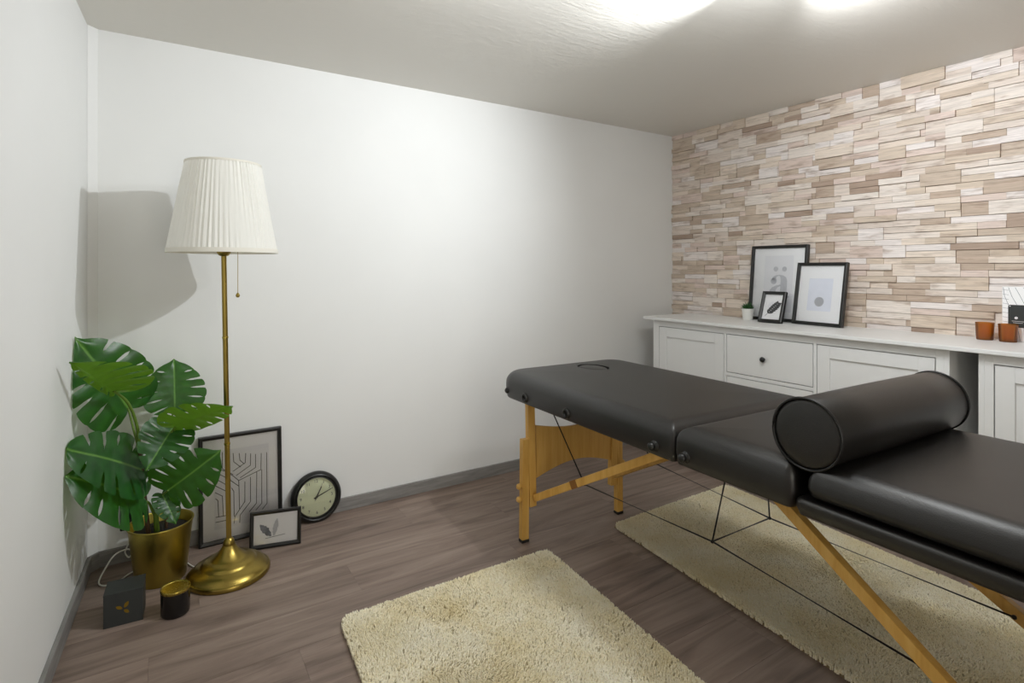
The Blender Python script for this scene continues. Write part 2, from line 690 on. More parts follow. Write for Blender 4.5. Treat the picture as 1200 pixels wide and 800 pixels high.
bm = NB()
box(bm, -0.62, 3.30, YF - 0.1, YB + 0.2, H, H + 0.12)
struct('ceiling', bm, M['ceiling'])
bm = NB()
box(bm, -0.60, 3.30, YB, YB + 0.15, 0, H)
struct('wall_back', bm, M['wall'])
bm = NB()
prof = [(xl(YB + 0.1), YB + 0.1), (xl(YF), YF), (xl(YF) - 0.14, YF), (xl(YB + 0.1) - 0.14, YB + 0.1)]
va = [bm.verts.new((x, y, 0)) for x, y in prof]
vb = [bm.verts.new((x, y, H)) for x, y in prof]
bm.faces.new(va)
bm.faces.new(vb[::-1])
for i in range(4):
    j = (i + 1) % 4
    bm.faces.new((va[j], va[i], vb[i], vb[j]))
struct('wall_left', bm, M['wall'])
bm = NB()
box(bm, -0.62, 0.05, YF - 0.12, YF, 0, H)
box(bm, 1.15, 3.30, YF - 0.12, YF, 0, H)
box(bm, 0.05, 1.15, YF - 0.12, YF, 2.02, H)  # head of an opening added to let the fill in
struct('wall_front', bm, M['wall'])
bm = NB()
box(bm, XR + 0.002, XR + 0.16, YF, YB, 0, H)
wall_right = struct('wall_right', bm, M['brick_back'])

# chamfered strip in the far left corner
bm = NB()
c = [(-0.2372, 2.668), (-0.207, 2.70), (-0.236, 2.70)]
va = [bm.verts.new((x, y, 0)) for x, y in c]
vb = [bm.verts.new((x, y, H)) for x, y in c]
bm.faces.new(va)
bm.faces.new(vb[::-1])
for i in range(3):
    j = (i + 1) % 3
    bm.faces.new((va[j], va[i], vb[i], vb[j]))
struct('trim_1', bm, M['wall'])

# baseboards
BH, BT = 0.062, 0.013
bm = NB()
box(bm, -0.205, XR, YB - BT, YB, 0, BH, 0.002)
struct('baseboard_back', bm, M['baseboard'])
bm = NB()
p0, p1 = Vector((xl(2.667), 2.667, BH / 2)), Vector((xl(YF), YF, BH / 2))
nrm = Vector((1, -0.0536, 0)).normalized()
bar(bm, p0 + nrm * BT / 2, p1 + nrm * BT / 2, BH, BT, (0, 0, 1), 0.002)
struct('baseboard_left', bm, M['baseboard'])
bm = NB()
d = Vector((0.0302, 0.032, 0)).normalized()
nn = Vector((d.y, -d.x, 0))
bar(bm, Vector((-0.2372, 2.668, BH / 2)) + nn * BT / 2 - d * 0.004, Vector((-0.207, 2.70, BH / 2)) + nn * BT / 2 + d * 0.004, BH, BT, (0, 0, 1), 0.002)
struct('baseboard_corner', bm, M['baseboard'])

# right wall: staggered wood-look bricks
RH = 0.0305
NR = int(math.ceil((H - 0.85) / RH)) + 1
CELL = 0.02
Y_LO, Y_HI = -0.6, YB
NC = int((Y_HI - Y_LO) / CELL)
Z0 = H - NR * RH
grid = np.zeros((NR, NC), bool)
bricks = []
rr = random.Random(21)
for r in range(NR - 1, -1, -1):
    cidx = 0
    while cidx < NC:
        if grid[r, cidx]:
            cidx += 1
            continue
        ln = rr.choice([4, 5, 5, 6, 6, 7, 8, 9, 10, 12])
        hgt = 1
        u = rr.random()
        if u < 0.17:
            hgt = 2
        free = 0
        while free < ln and cidx + free < NC and not grid[r, cidx + free]:
            free += 1
        ln = free
        if NC - (cidx + ln) < 3:
            rem = 0
            while cidx + ln + rem < NC and not grid[r, cidx + ln + rem]:
                rem += 1
            ln += rem
        if r - hgt + 1 < 0 or ln < 4:
            hgt = 1
        for k in range(hgt):
            grid[r - k, cidx:cidx + ln] = True
        ya = Y_HI - cidx * CELL
        yb = Y_HI - (cidx + ln) * CELL
        zb = Z0 + (r - hgt + 1) * RH
        zt = min(Z0 + (r + 1) * RH, H)
        bricks.append((yb, ya, zb, zt, rr.choice([0.003, 0.005, 0.008, 0.010, 0.013, 0.016])))
        cidx += ln


def brick_view(b):
    yc, zc = (b[0] + b[1]) / 2, (b[2] + b[3]) / 2
    v = Vector((XR, yc, zc)) - Vector((0, 0, 1.17))
    fwd = v.x * 0.537 + v.y * 0.8435
    rgt = v.x * 0.8435 - v.y * 0.537
    inside = fwd > 0.3 and rgt / fwd < 0.945
    return (b[1] - b[0]) * (b[3] - b[2]) / v.length_squared * (1.0 if inside else 0.0)


bricks.sort(key=brick_view, reverse=True)
unit = bpy.data.meshes.new('brick')
bm = NB()
box(bm, -1, 0, -0.5, 0.5, -0.5, 0.5)
bmesh.ops.recalc_face_normals(bm, faces=bm.faces[:])
bm.to_mesh(unit)
bm.free()
unit.materials.append(M['brick'])
for b in bricks[:300]:
    o = bpy.data.objects.new('brick', unit)
    COL.objects.link(o)
    o.parent = wall_right
    o.location = (XR + 0.003, (b[0] + b[1]) / 2, (b[2] + b[3]) / 2)
    o.scale = (b[4] + 0.003, b[1] - b[0] - 0.0012, b[3] - b[2] - 0.0020)
rest = bricks[300:]


def rest_material():
    m = M['brick'].copy()
    m.name = 'printed_wood_brick_rest'
    t = m.node_tree
    rp = [x for x in t.nodes if x.type == 'VALTORGB'][0]
    at = t.nodes.new('ShaderNodeAttribute')
    at.attribute_name = 'tone'
    t.links.new(at.outputs['Fac'], rp.inputs['Fac'])
    return m


bm = NB()
lay = bm.verts.layers.float.new('tone')
for b in rest:
    n0 = len(bm.verts)
    box(bm, XR - b[4], XR + 0.003, b[0] + 0.0004, b[1] - 0.0004, b[2] + 0.0004, b[3] - 0.0004)
    bm.verts.ensure_lookup_table()
    tv = rr.random()
    for v in bm.verts[n0:]:
        v[lay] = tv
o = obj('small_bricks', bm, rest_material(), wall_right)
o['kind'] = 'stuff'


# ---------------------------------------------------------------- sideboards and worktop
def cabinet_front(kids, parent, name, y0, y1, z0, z1, panel, knobs):
    """a door or drawer front whose face is at x = 2.645 (local y runs along the wall)"""
    X0 = 2.645
    bm = NB()
    if panel:
        s = 0.058
        box(bm, X0, X0 + 0.02, y0, y0 + s, z0, z1, 0.0012)
        box(bm, X0, X0 + 0.02, y1 - s, y1, z0, z1, 0.0012)
        box(bm, X0, X0 + 0.02, y0 + s, y1 - s, z0, z0 + s, 0.0012)
        box(bm, X0, X0 + 0.02, y0 + s, y1 - s, z1 - s, z1, 0.0012)
    else:
        box(bm, X0, X0 + 0.02, y0, y1, z0, z1, 0.0015)
    o = obj(name, bm, M['cabinet'], parent)
    if panel:
        bm = NB()
        box(bm, X0 + 0.008, X0 + 0.018, y0 + s - 0.002, y1 - s + 0.002, z0 + s - 0.002, z1 - s + 0.002)
        obj('door_panel', bm, M['cabinet'], o)
    for ky, kz in knobs:
        bm = NB()
        lathe(bm, [(0.0, 0.0), (0.006, 0.0), (0.006, 0.008), (0.0125, 0.012), (0.0145, 0.018), (0.0125, 0.023), (0.006, 0.0265), (0, 0.027)], 20, (X0, ky, kz), (-1, 0, 0))
        obj('knob', bm, M['black'], o, 40)
    return o


def sideboard(label, dy):
    t = thing('sideboard', label, 'cabinet', (0, dy, 0))
    X0 = 2.645
    Y0, Y1 = 0.917, 2.48
    bm = NB()     # carcass
    box(bm, X0, 3.055, Y1 - 0.018, Y1, 0.0, 0.848, 0.001)
    box(bm, X0, 3.055, Y0, Y0 + 0.018, 0.0, 0.848, 0.001)
    box(bm, 3.045, 3.055, Y0 + 0.018, Y1 - 0.018, 0.09, 0.848)
    box(bm, X0 + 0.03, 3.045, Y0 + 0.018, Y1 - 0.018, 0.09, 0.105)
    box(bm, X0 + 0.03, 3.045, Y0 + 0.018, Y1 - 0.018, 0.835, 0.848)
    for yy in (1.452, 1.951):
        box(bm, X0 + 0.03, 3.045, yy - 0.008, yy + 0.008, 0.105, 0.835)
    obj('carcass', bm, M['cabinet'], t)
    bm = NB()     # face frame
    box(bm, X0, X0 + 0.022, Y1 - 0.046, Y1 - 0.018, 0.0, 0.848, 0.0008)
    box(bm, X0, X0 + 0.022, Y0 + 0.018, Y0 + 0.046, 0.0, 0.848, 0.0008)
    box(bm, X0, X0 + 0.022, Y0 + 0.046, Y1 - 0.046, 0.8115, 0.848, 0.0008)
    box(bm, X0, X0 + 0.022, Y0 + 0.046, Y1 - 0.046, 0.07, 0.116, 0.0008)
    box(bm, X0, X0 + 0.022, 1.4445, 1.459, 0.116, 0.8115, 0.0008)
    box(bm, X0, X0 + 0.022, 1.943, 1.9575, 0.116, 0.8115, 0.0008)
    for zz in (0.5905, 0.350):
        box(bm, X0, X0 + 0.022, 1.459, 1.943, zz - 0.009, zz + 0.009, 0.0008)
    obj('face_frame', bm, M['cabinet'], t)
    g = 0.0036
    cabinet_front(None, t, 'cabinet_door', 1.9575 + g, Y1 - 0.046 - g, 0.116 + g, 0.8115 - g, True, [])
    cabinet_front(None, t, 'cabinet_door', Y0 + 0.046 + g, 1.4445 - g, 0.116 + g, 0.8115 - g, True, [])
    cabinet_front(None, t, 'drawer', 1.459 + g, 1.943 - g, 0.5995 + g, 0.8115 - g, False, [(1.715, 0.70)])
    cabinet_front(None, t, 'drawer', 1.459 + g, 1.943 - g, 0.359 + g, 0.5815 - g, False, [(1.715, 0.47)])
    cabinet_front(None, t, 'drawer', 1.459 + g, 1.943 - g, 0.116 + g, 0.341 - g, False, [(1.715, 0.23)])
    return t


sideboard('white sideboard with a black-knobbed drawer between two panelled doors, behind the massage table head', 0.0)
sideboard('white sideboard cut off by the right frame edge, below the amber glasses', -1.655)
bm = NB()
box(bm, 2.61, 3.062, -0.79, 2.535, 0.850, 0.868, 0.003)
box(bm, 2.63, 3.062, -0.775, 2.515, 0.838, 0.8505, 0.003) if False else None
tag(obj('worktop', bm, M['cabinet']), 'long white worktop along the wood-brick wall carrying the picture frames', 'worktop')
WT = 0.868


# ---------------------------------------------------------------- picture frames
def picture_frame(label, loc, rotz, tilt, w, h, barw, depth, mat_col, art, group=None):
    """front faces local -y; bottom edge on the ground; leans back by tilt"""
    t = thing('picture_frame', label, 'picture frame', loc, rotz, group)
    t.rotation_euler = (-tilt, 0, rotz)
    t.location.z += depth * math.sin(tilt)
    bm = NB()
    W = w / 2
    o4 = [(-W, 0), (W, 0), (W, h), (-W, h)]
    i4 = [(-W + barw, barw), (W - barw, barw), (W - barw, h - barw), (-W + barw, h - barw)]
    m4 = [(-W + barw * .35, barw * .35), (W - barw * .35, barw * .35), (W - barw * .35, h - barw * .35), (-W + barw * .35, h - barw * .35)]
    loops = [[bm.verts.new((x, depth, z)) for x, z in o4],
             [bm.verts.new((x, 0.002, z)) for x, z in o4],
             [bm.verts.new((x, 0.0, z)) for x, z in m4],
             [bm.verts.new((x, 0.004, z)) for x, z in i4],
             [bm.verts.new((x, depth - 0.003, z)) for x, z in i4]]
    for a, b in zip(loops, loops[1:] + loops[:1]):
        for i in range(4):
            j = (i + 1) % 4
            bm.faces.new((a[i], a[j], b[j], b[i]))
    obj('frame_border', bm, M['frame_black'], t)
    bm = NB()
    box(bm, -W + barw - 0.001, W - barw + 0.001, depth - 0.008, depth - 0.003, barw - 0.001, h - barw + 0.001)
    obj('mount', bm, mat_col, t)
    yy = depth - 0.0083
    art(t, W, h, yy)
    bm = NB()
    box(bm, -W + barw - 0.001, W - barw + 0.001, 0.0055, 0.0073, barw - 0.001, h - barw + 0.001)
    obj('glass_pane', bm, M['pane'], t)
    return t


LINES = [[(0.278, 0.833), (0.274, 0.682)], [(0.238, 0.683), (0.327, 0.643), (0.402, 0.596), (0.468, 0.543), (0.74, 0.608), (0.746, 0.763)], [(0.555, 0.788), (0.548, 0.7), (0.403, 0.64)], [(0.476, 0.799), (0.484, 0.733), (0.536, 0.689)], [(0.404, 0.808), (0.411, 0.727), (0.492, 0.667)], [(0.615, 0.777), (0.611, 0.667), (0.441, 0.595)], [(0.675, 0.764), (0.674, 0.637), (0.488, 0.567)], [(0.814, 0.763), (0.812, 0.273), (0.753, 0.227)], [(0.75, 0.606), (0.746, 0.284), (0.674, 0.233)], [(0.688, 0.591), (0.68, 0.295), (0.594, 0.231)], [(0.61, 0.554), (0.608, 0.323), (0.481, 0.217), (0.475, 0.148)], [(0.542, 0.521), (0.539, 0.334), (0.42, 0.215), (0.409, 0.153)], [(0.468, 0.543), (0.47, 0.487), (0.475, 0.27)], [(0.372, 0.558), (0.467, 0.491)], [(0.384, 0.485), (0.408, 0.45), (0.411, 0.217)], [(0.204, 0.653), (0.372, 0.565)], [(0.194, 0.6), (0.371, 0.495)], [(0.193, 0.534), (0.322, 0.464), (0.33, 0.247)], [(0.192, 0.472), (0.274, 0.428), (0.285, 0.239)], [(0.196, 0.415), (0.222, 0.395), (0.23, 0.242)], [(0.197, 0.244), (0.345, 0.241)], [(0.196, 0.198), (0.353, 0.197)], [(0.274, 0.682), (0.402, 0.608)]]


def art_lines(t, W, h, y):
    bm = NB()
    flat(bm, [(-W + 0.30 * 2 * W * .6, 0.13 * h), (W - 0.16 * 2 * W, 0.13 * h), (W - 0.16 * 2 * W, 0.85 * h), (-W + 0.30 * 2 * W * .6, 0.85 * h)], y - 0.0002)
    obj('print', bm, M['print_grey'], t, fix=False)
    bm = NB()
    for l in LINES:
        stroke(bm, [(-W + u * 2 * W, v * h) for u, v in l], 0.0028, y - 0.0004)
    obj('drawing', bm, M['ink'], t)


def blob(cx, cz, dx, dz, length, width, n=16, wob=0.12, seed=1):
    """leaf-like outline around a spine"""
    r2 = random.Random(seed)
    d = Vector((dx, dz)).normalized()
    p = Vector((-d.y, d.x))
    L, R = [], []
    for i in range(n + 1):
        s = i / n
        w = width * (math.sin(PI * min(1, s * 0.96 + 0.03)) ** 0.7)
        a = Vector((cx, cz)) + d * (length * s)
        L.append(tuple(a + p * w * (1 + r2.uniform(-wob, wob))))
        R.append(tuple(a - p * w * (1 + r2.uniform(-wob, wob))))
    return L + R[::-1]


def art_feathers(t, W, h, y):
    bm = NB()
    flat(bm, blob(-0.018, 0.043, -0.66, 0.75, 0.066, 0.0125, wob=0.22, seed=4), y - 0.0003)
    obj('print', bm, M['ink_mid'], t)
    bm = NB()
    flat(bm, blob(-0.008, 0.043, 0.20, 0.98, 0.068, 0.0095, wob=0.2, seed=9), y - 0.0004)
    obj('print', bm, M['ink_grey'], t)
    bm = NB()
    stroke(bm, [(-0.04, 0.036), (0.036, 0.044)], 0.0016, y - 0.0005)
    obj('drawing', bm, M['ink'], t)


def art_letter(t, W, h, y):
    bm = NB()
    flat(bm, [(-0.088, 0.055), (0.088, 0.055), (0.088, h - 0.06), (-0.088, h - 0.06)], y - 0.0002)
    obj('print', bm, M['print_grey'], t, fix=False)
    bm = NB()
    yy = y - 0.0004
    s = 0.0011
    ox, oz = -0.05, 0.135

    def P(pts):
        flat(bm, [(ox + px * s, oz + pz * s) for px, pz in pts], yy)
    disc(bm, ox + 30 * s, oz + 152 * s, 13 * s, yy)                     # the two dots
    disc(bm, ox + 78 * s, oz + 152 * s, 13 * s, yy)
    disc(bm, ox + 22 * s, oz + 88 * s, 17 * s, yy)                      # upper ball
    P([(8, 96), (16, 110), (32, 119), (52, 121), (52, 116), (40, 113), (34, 104), (36, 92), (22, 88)])
    P([(52, 121), (74, 118), (90, 108), (96, 92), (96, 20), (101, 11), (110, 10), (110, 4), (98, 0), (80, 0), (66, 8), (60, 20), (60, 92), (58, 108), (52, 116)])
    P([(60, 62), (60, 70), (36, 64), (14, 54), (2, 40), (0, 24), (6, 10), (20, 1), (36, 0), (50, 7), (60, 20), (60, 28), (50, 18), (42, 16), (36, 24), (36, 42), (44, 54)])
    obj('lettering', bm, M['ink_grey'], t)


def art_moon(t, W, h, y):
    bm = NB()
    flat(bm, [(-0.066, 0.077), (0.066, 0.077), (0.066, h - 0.085), (-0.066, h - 0.085)], y - 0.0002)
    obj('print', bm, M['print_blue'], t, fix=False)
    bm = NB()
    disc(bm, 0.0, 0.127, 0.026, y - 0.0004)
    obj('print', bm, M['ink_grey'], t)
    bm = NB()
    for k in range(-5, 6):
        zz = 0.127 + k * 0.0045
        hw = math.sqrt(max(0.0, 0.024 ** 2 - (k * 0.0045) ** 2))
        stroke(bm, [(-hw, zz + 0.001), (0, zz), (hw, zz + 0.0012)], 0.0012, y - 0.0006)
    obj('drawing', bm, M['ink_mid'], t)


def art_fern(t, W, h, y):
    bm = NB()
    base = Vector((-0.028, 0.045))
    tip = Vector((0.030, 0.118))
    d = (tip - base).normalized()
    stroke(bm, [tuple(base - d * 0.01), tuple(tip)], 0.002, y - 0.0004)
    for k in range(7):
        s = 0.12 + k * 0.13
        a = base.lerp(tip, s)
        ln = 0.034 * math.sin(PI * (0.25 + 0.62 * s)) + 0.004
        for sg in (-1, 1):
            e = Vector((d.x * 0.75 - sg * d.y * 0.66, d.y * 0.75 + sg * d.x * 0.66))
            flat(bm, blob(a.x, a.y, e.x, e.y, ln * (0.72 if sg > 0 else 1), 0.0052, 8, 0.05, k), y - 0.0005 - 0.00002 * k - (0.0002 if sg > 0 else 0))
    obj('drawing', bm, M['ink'], t)
    bm = NB()
    flat(bm, blob(-0.020, 0.075, 0.35, 0.93, 0.052, 0.015, seed=3), y - 0.0002)
    obj('print', bm, M['print_grey'], t)


# on the floor against the back wall
picture_frame('tall black frame with maze-like line drawing, on the floor behind the brass lamp pole', (0.299, 2.643, 0.0), 0.01, 0.068, 0.329, 0.455, 0.0165, 0.022, M['paper'], art_lines)
picture_frame('small landscape black frame with two grey feathers, on the floor right of the lamp base', (0.4065, 2.487, 0.0), -0.235, 0.22, 0.200, 0.146, 0.0145, 0.02, M['paper'], art_feathers)
# on the worktop against the right wall (front faces -x: rotate by -90 degrees)
RW = -PI / 2
picture_frame('largest black frame on the worktop, print of a grey letter a with two dots', (2.990, 1.876, WT), RW, 0.10, 0.345, 0.44, 0.017, 0.022, M['paper'], art_letter)
picture_frame('middle-sized black frame on the worktop with a grey ball on pale blue', (2.935, 1.610, WT), RW - 0.07, 0.165, 0.276, 0.338, 0.0165, 0.022, M['paper'], art_moon)
picture_frame('smallest black frame on the worktop, dark fern print, beside the white plant pot', (2.862, 1.828, WT), RW + 0.10, 0.36, 0.134, 0.180, 0.0165, 0.02, M['paper'], art_fern)

# ---------------------------------------------------------------- wall clock leaning on the back wall
clk = thing('wall_clock', 'round black wall clock with cream dial, leaning on the white wall at floor level', 'clock', (0.613, 2.615, 0.0))
clk.rotation_euler = (-0.16, 0, 0)
R = 0.1145
cz = R
bm = NB()
lathe(bm, [(R * 0.86, -0.045), (R * 0.97, -0.043), (R, -0.034), (R * 0.985, -0.022), (R * 0.93, -0.012), (R * 0.86, -0.008), (R * 0.80, -0.012), (R * 0.775, -0.020), (R * 0.765, -0.026), (R * 0.76, -0.045)], 64, (0, 0, cz), (0, -1, 0))
obj('clock_case', bm, M['black'], clk, 50)
bm = NB()
lathe(bm, [(R * 0.79, -0.016), (R * 0.80, -0.010), (R * 0.775, -0.008), (R * 0.755, -0.013), (R * 0.75, -0.022)], 64, (0, 0, cz), (0, -1, 0))
obj('bezel', bm, M['frame_black'], clk, 50)
bm = NB()
lathe(bm, [(0, -0.0245), (R * 0.76, -0.0245), (R * 0.76, -0.030), (0, -0.030)], 64, (0, 0, cz), (0, -1, 0))
obj('dial', bm, M['clock_face'], clk)
for k in range(1, 13):
    a = 2 * PI * k / 12
    cu = bpy.data.curves.new('numeral', 'FONT')
    cu.body = str(k)
    cu.size = 0.0185
    cu.align_x = 'CENTER'
    cu.align_y = 'CENTER'
    cu.extrude = 0.0002
    tmp = bpy.data.objects.new('numeral', cu)
    COL.objects.link(tmp)
    me = bpy.data.meshes.new_from_object(tmp.evaluated_get(bpy.context.evaluated_depsgraph_get()))
    bpy.data.objects.remove(tmp)
    me.materials.clear()
    o = link('numeral', me, M['ink'], clk)
    o.location = (math.sin(a) * R * 0.61, 0.0240, cz + math.cos(a) * R * 0.61)
    o.rotation_euler = (PI / 2, 0, 0)


def hand(name, ang, ln, w, y, tail, mat):
    bm = NB()
    a = math.radians(ang)
    d = Vector((math.sin(a), math.cos(a)))
    p = Vector((-d.y, d.x))
    c0 = Vector((0, cz))
    poly = [c0 - d * tail - p * w * .5, c0 - d * tail + p * w * .5, c0 + p * w * .6, c0 + d * ln + p * w * .25, c0 + d * ln - p * w * .25, c0 - p * w * .6]
    prism(bm, [tuple(q) for q in poly], y, y + 0.0008)
    obj(name, bm, mat, clk)


hand('hour_hand', 30, R * 0.42, 0.0058, 0.0212, 0.012, M['black'])
hand('minute_hand', 70, R * 0.68, 0.0045, 0.0200, 0.014, M['black'])
hand('second_hand', 26, R * 0.62, 0.0012, 0.0188, 0.018, M['ink'])
bm = NB()
lathe(bm, [(0, -0.016), (0.005, -0.0165), (0.005, -0.0245)], 16, (0, 0, cz), (0, -1, 0))
obj('hub', bm, M['black'], clk, 50)
bm = NB()
lathe(bm, [(0, -0.0118), (R * 0.4, -0.0122), (R * 0.765, -0.0145), (R * 0.765, -0.0155), (R * 0.4, -0.0132), (0, -0.0128)], 48, (0, 0, cz), (0, -1, 0))
obj('glass_pane', bm, M['pane'], clk, 50)

# ---------------------------------------------------------------- floor lamp
lamp = thing('floor_lamp', 'brass floor lamp with a white pleated shade and a pull chain', 'lamp', (0.222, 2.372, 0.0))
bm = NB()
lathe(bm, [(0, 0), (0.141, 0), (0.145, 0.004), (0.146, 0.013), (0.143, 0.019), (0.138, 0.021), (0.136, 0.024), (0.128, 0.033), (0.113, 0.042), (0.100, 0.046),
           (0.097, 0.0475), (0.094, 0.052), (0.086, 0.059), (0.074, 0.064), (0.066, 0.066), (0.062, 0.0675), (0.054, 0.074), (0.042, 0.085), (0.031, 0.098), (0.024, 0.110), (0.022, 0.114), (0, 0.114)], 72)
obj('base', bm, M['brass'], lamp, 35)
LX, LY = -0.020, -0.027


def lp(z):        # the pole leans a little
    s = (z - 0.11) / 1.12
    return (LX * s, LY * s, z)


bm = NB()
lathe(bm, [(0.020, 0.112), (0.021, 0.118), (0.019, 0.128), (0.0135, 0.137), (0.010, 0.140), (0, 0.14)], 32)
obj('collar', bm, M['brass'], lamp, 40)
bm = NB()
tube(bm, [lp(0.135), lp(0.6), lp(1.23)], 0.0092, 20)
obj('pole', bm, M['brass'], lamp, 50)
for z in (0.503, 0.91):
    bm = NB()
    tube(bm, [lp(z - 0.004), lp(z - 0.0035), lp(z + 0.0035), lp(z + 0.004)], [0.0095, 0.0108, 0.0108, 0.0095], 20)
    obj('pole_ring', bm, M['gold_lid'], lamp, 50)
bm = NB()
lathe(bm, [(0.010, -0.022), (0.016, -0.020), (0.024, -0.010), (0.026, 0.0), (0.026, 0.012), (0.018, 0.02), (0, 0.02)], 32, (LX, LY, 1.240))
obj('socket_cup', bm, M['brass'], lamp, 40)
bm = NB()
lathe(bm, [(0.018, 0.02), (0.018, 0.07), (0.014, 0.075), (0.024, 0.11), (0.03, 0.135), (0.027, 0.155), (0.014, 0.168), (0, 0.171)], 24, (LX, LY, 1.240))
obj('bulb', bm, M['ceramic'], lamp, 50)
# pleated shade
SC0 = Vector((LX, LY, 0))
ZB, ZT, RB, RT = 1.236, 1.566, 0.186, 0.127
NP = 64
bm = NB()
rows = []
for i in range(9):
    s = i / 8
    z = ZB + (ZT - ZB) * s
    rad = RB + (RT - RB) * s
    ring = []
    for k in range(NP * 4):
        ph = k % 4
        dr = (0.0, 0.0012, 0.0022, 0.0012)[ph]
        wob = 0.0009 * math.sin(k * 1.7 + s * 3.0)
        a = 2 * PI * (k + 0.35 * math.sin(k * 0.9)) / (NP * 4)
        q = rad + dr + wob
        ring.append(bm.verts.new((SC0.x + q * math.cos(a), SC0.y + q * math.sin(a), z)))
    rows.append(ring)
for i in range(8):
    for k in range(NP * 4):
        j = (k + 1) % (NP * 4)
        bm.faces.new((rows[i][k], rows[i][j], rows[i + 1][j], rows[i + 1][k]))
shade = obj('lamp_shade', bm, M['shade'], lamp, 0)
for z0_, z1_, r0_, r1_ in ((ZB - 0.006, ZB + 0.010, RB + 0.004, RB + 0.0025), (ZT - 0.006, ZT + 0.002, RT + 0.0040, RT + 0.003)):
    bm = NB()
    lathe(bm, [(r0_ - 0.004, z0_), (r0_, z0_), (r1_, z1_), (r1_ - 0.004, z1_), (r0_ - 0.004, z0_)], 96, (SC0.x, SC0.y, 0))
    obj('trim_tape', bm, M['shade_tape'], shade, 40)
bm = NB()
for k in range(3):
    a = 2 * PI * k / 3 + 0.4
    tube(bm, [(SC0.x + 0.02 * math.cos(a), SC0.y + 0.02 * math.sin(a), ZB + 0.012), (SC0.x + (RB - .002) * math.cos(a), SC0.y + (RB - .002) * math.sin(a), ZB + 0.004)], 0.0018, 6)
obj('spider', bm, M['brass'], shade, 50)
bm = NB()
px_, py_ = 0.024, LY - 0.034
tube(bm, [(px_, py_, 1.262), (px_, py_, 1.075)], 0.0015, 6)
tube(bm, [(px_, py_, 1.262), (LX + 0.01, LY - 0.007, 1.262)], 0.003, 8)
ch = obj('pull_chain', bm, M['steel'], lamp, 50)
bm = NB()
lathe(bm, [(0, -0.008), (0.005, -0.0065), (0.0078, 0), (0.005, 0.0065), (0.002, 0.010), (0, 0.0105)], 16, (px_, py_, 1.070))
obj('chain_ball', bm, M['brass'], ch, 50)
off = Vector(lamp.location)
bm = NB()
cordpts = [(-0.10, 2.668, 0.16), (-0.106, 2.655, 0.09), (-0.118, 2.655, 0.055), (-0.105, 2.65, 0.032), (-0.095, 2.655, 0.05), (-0.112, 2.65, 0.066), (-0.150, 2.635, 0.060), (-0.178, 2.60, 0.030), (-0.193, 2.562, 0.008),
           (-0.185, 2.528, 0.005), (-0.160, 2.514, 0.005), (-0.128, 2.530, 0.005), (-0.090, 2.575, 0.005), (0.0, 2.625, 0.005), (0.07, 2.575, 0.005), (0.105, 2.50, 0.005), (0.135, 2.45, 0.006), (0.160, 2.42, 0.012)]
tube(bm, smooth_path([Vector(p) - off for p in cordpts], 6), 0.0028, 8)
obj('power_cord', bm, M['cord'], lamp, 60)['label'] = 'thin white power cord looping on the floor'

# black plug-in adapter on the wall behind the pot
bm = NB()
box(bm, -0.135, -0.045, 2.662, 2.70, 0.135, 0.225, 0.004)
tag(obj('wall_adapter', bm, M['black']), 'black plug-in box low on the white wall behind the gold plant pot', 'adapter')

# ---------------------------------------------------------------- monstera
PC = Vector((0.002, 2.482, 0.0))
plant = thing('potted_monstera', 'green artificial monstera with split leaves in a gold pot', 'plant', PC)
bm = NB()
lathe(bm, [(0, 0.0), (0.080, 0.0), (0.083, 0.003), (0.1055, 0.208), (0.1085, 0.209), (0.1095, 0.212), (0.1085, 0.215), (0.105, 0.2155), (0.1025, 0.212), (0.080, 0.006), (0, 0.006)], 72)
obj('pot', bm, M['gold'], plant, 40)
bm = NB()
lathe(bm, [(0, 0.180), (0.05, 0.183), (0.0985, 0.177), (0.09, 0.10), (0, 0.10)], 40)
obj('soil', bm, M['soil'], plant, 60)

MARG = [(0.0, 0.0), (0.07, -0.075), (0.18, -0.115), (0.30, -0.085), (0.395, 0.02), (0.445, 0.16), (0.455, 0.31), (0.43, 0.46), (0.375, 0.61), (0.295, 0.745), (0.195, 0.865), (0.062, 0.950), (0.0, 1.02)]


def marg(s):
    x = max(0.0, min(1.0, s)) * (len(MARG) - 1)
    i = min(int(x), len(MARG) - 2)
    f = x - i
    p0 = MARG[max(i - 1, 0)]
    p1, p2 = MARG[i], MARG[i + 1]
    p3 = MARG[min(i + 2, len(MARG) - 1)]
    o = []
    for a, b, c_, d in zip(p0, p1, p2, p3):
        o.append(0.5 * (2 * b + (c_ - a) * f + (2 * a - 5 * b + 4 * c_ - d) * f * f + (3 * b - a - 3 * c_ + d) * f ** 3))
    return o


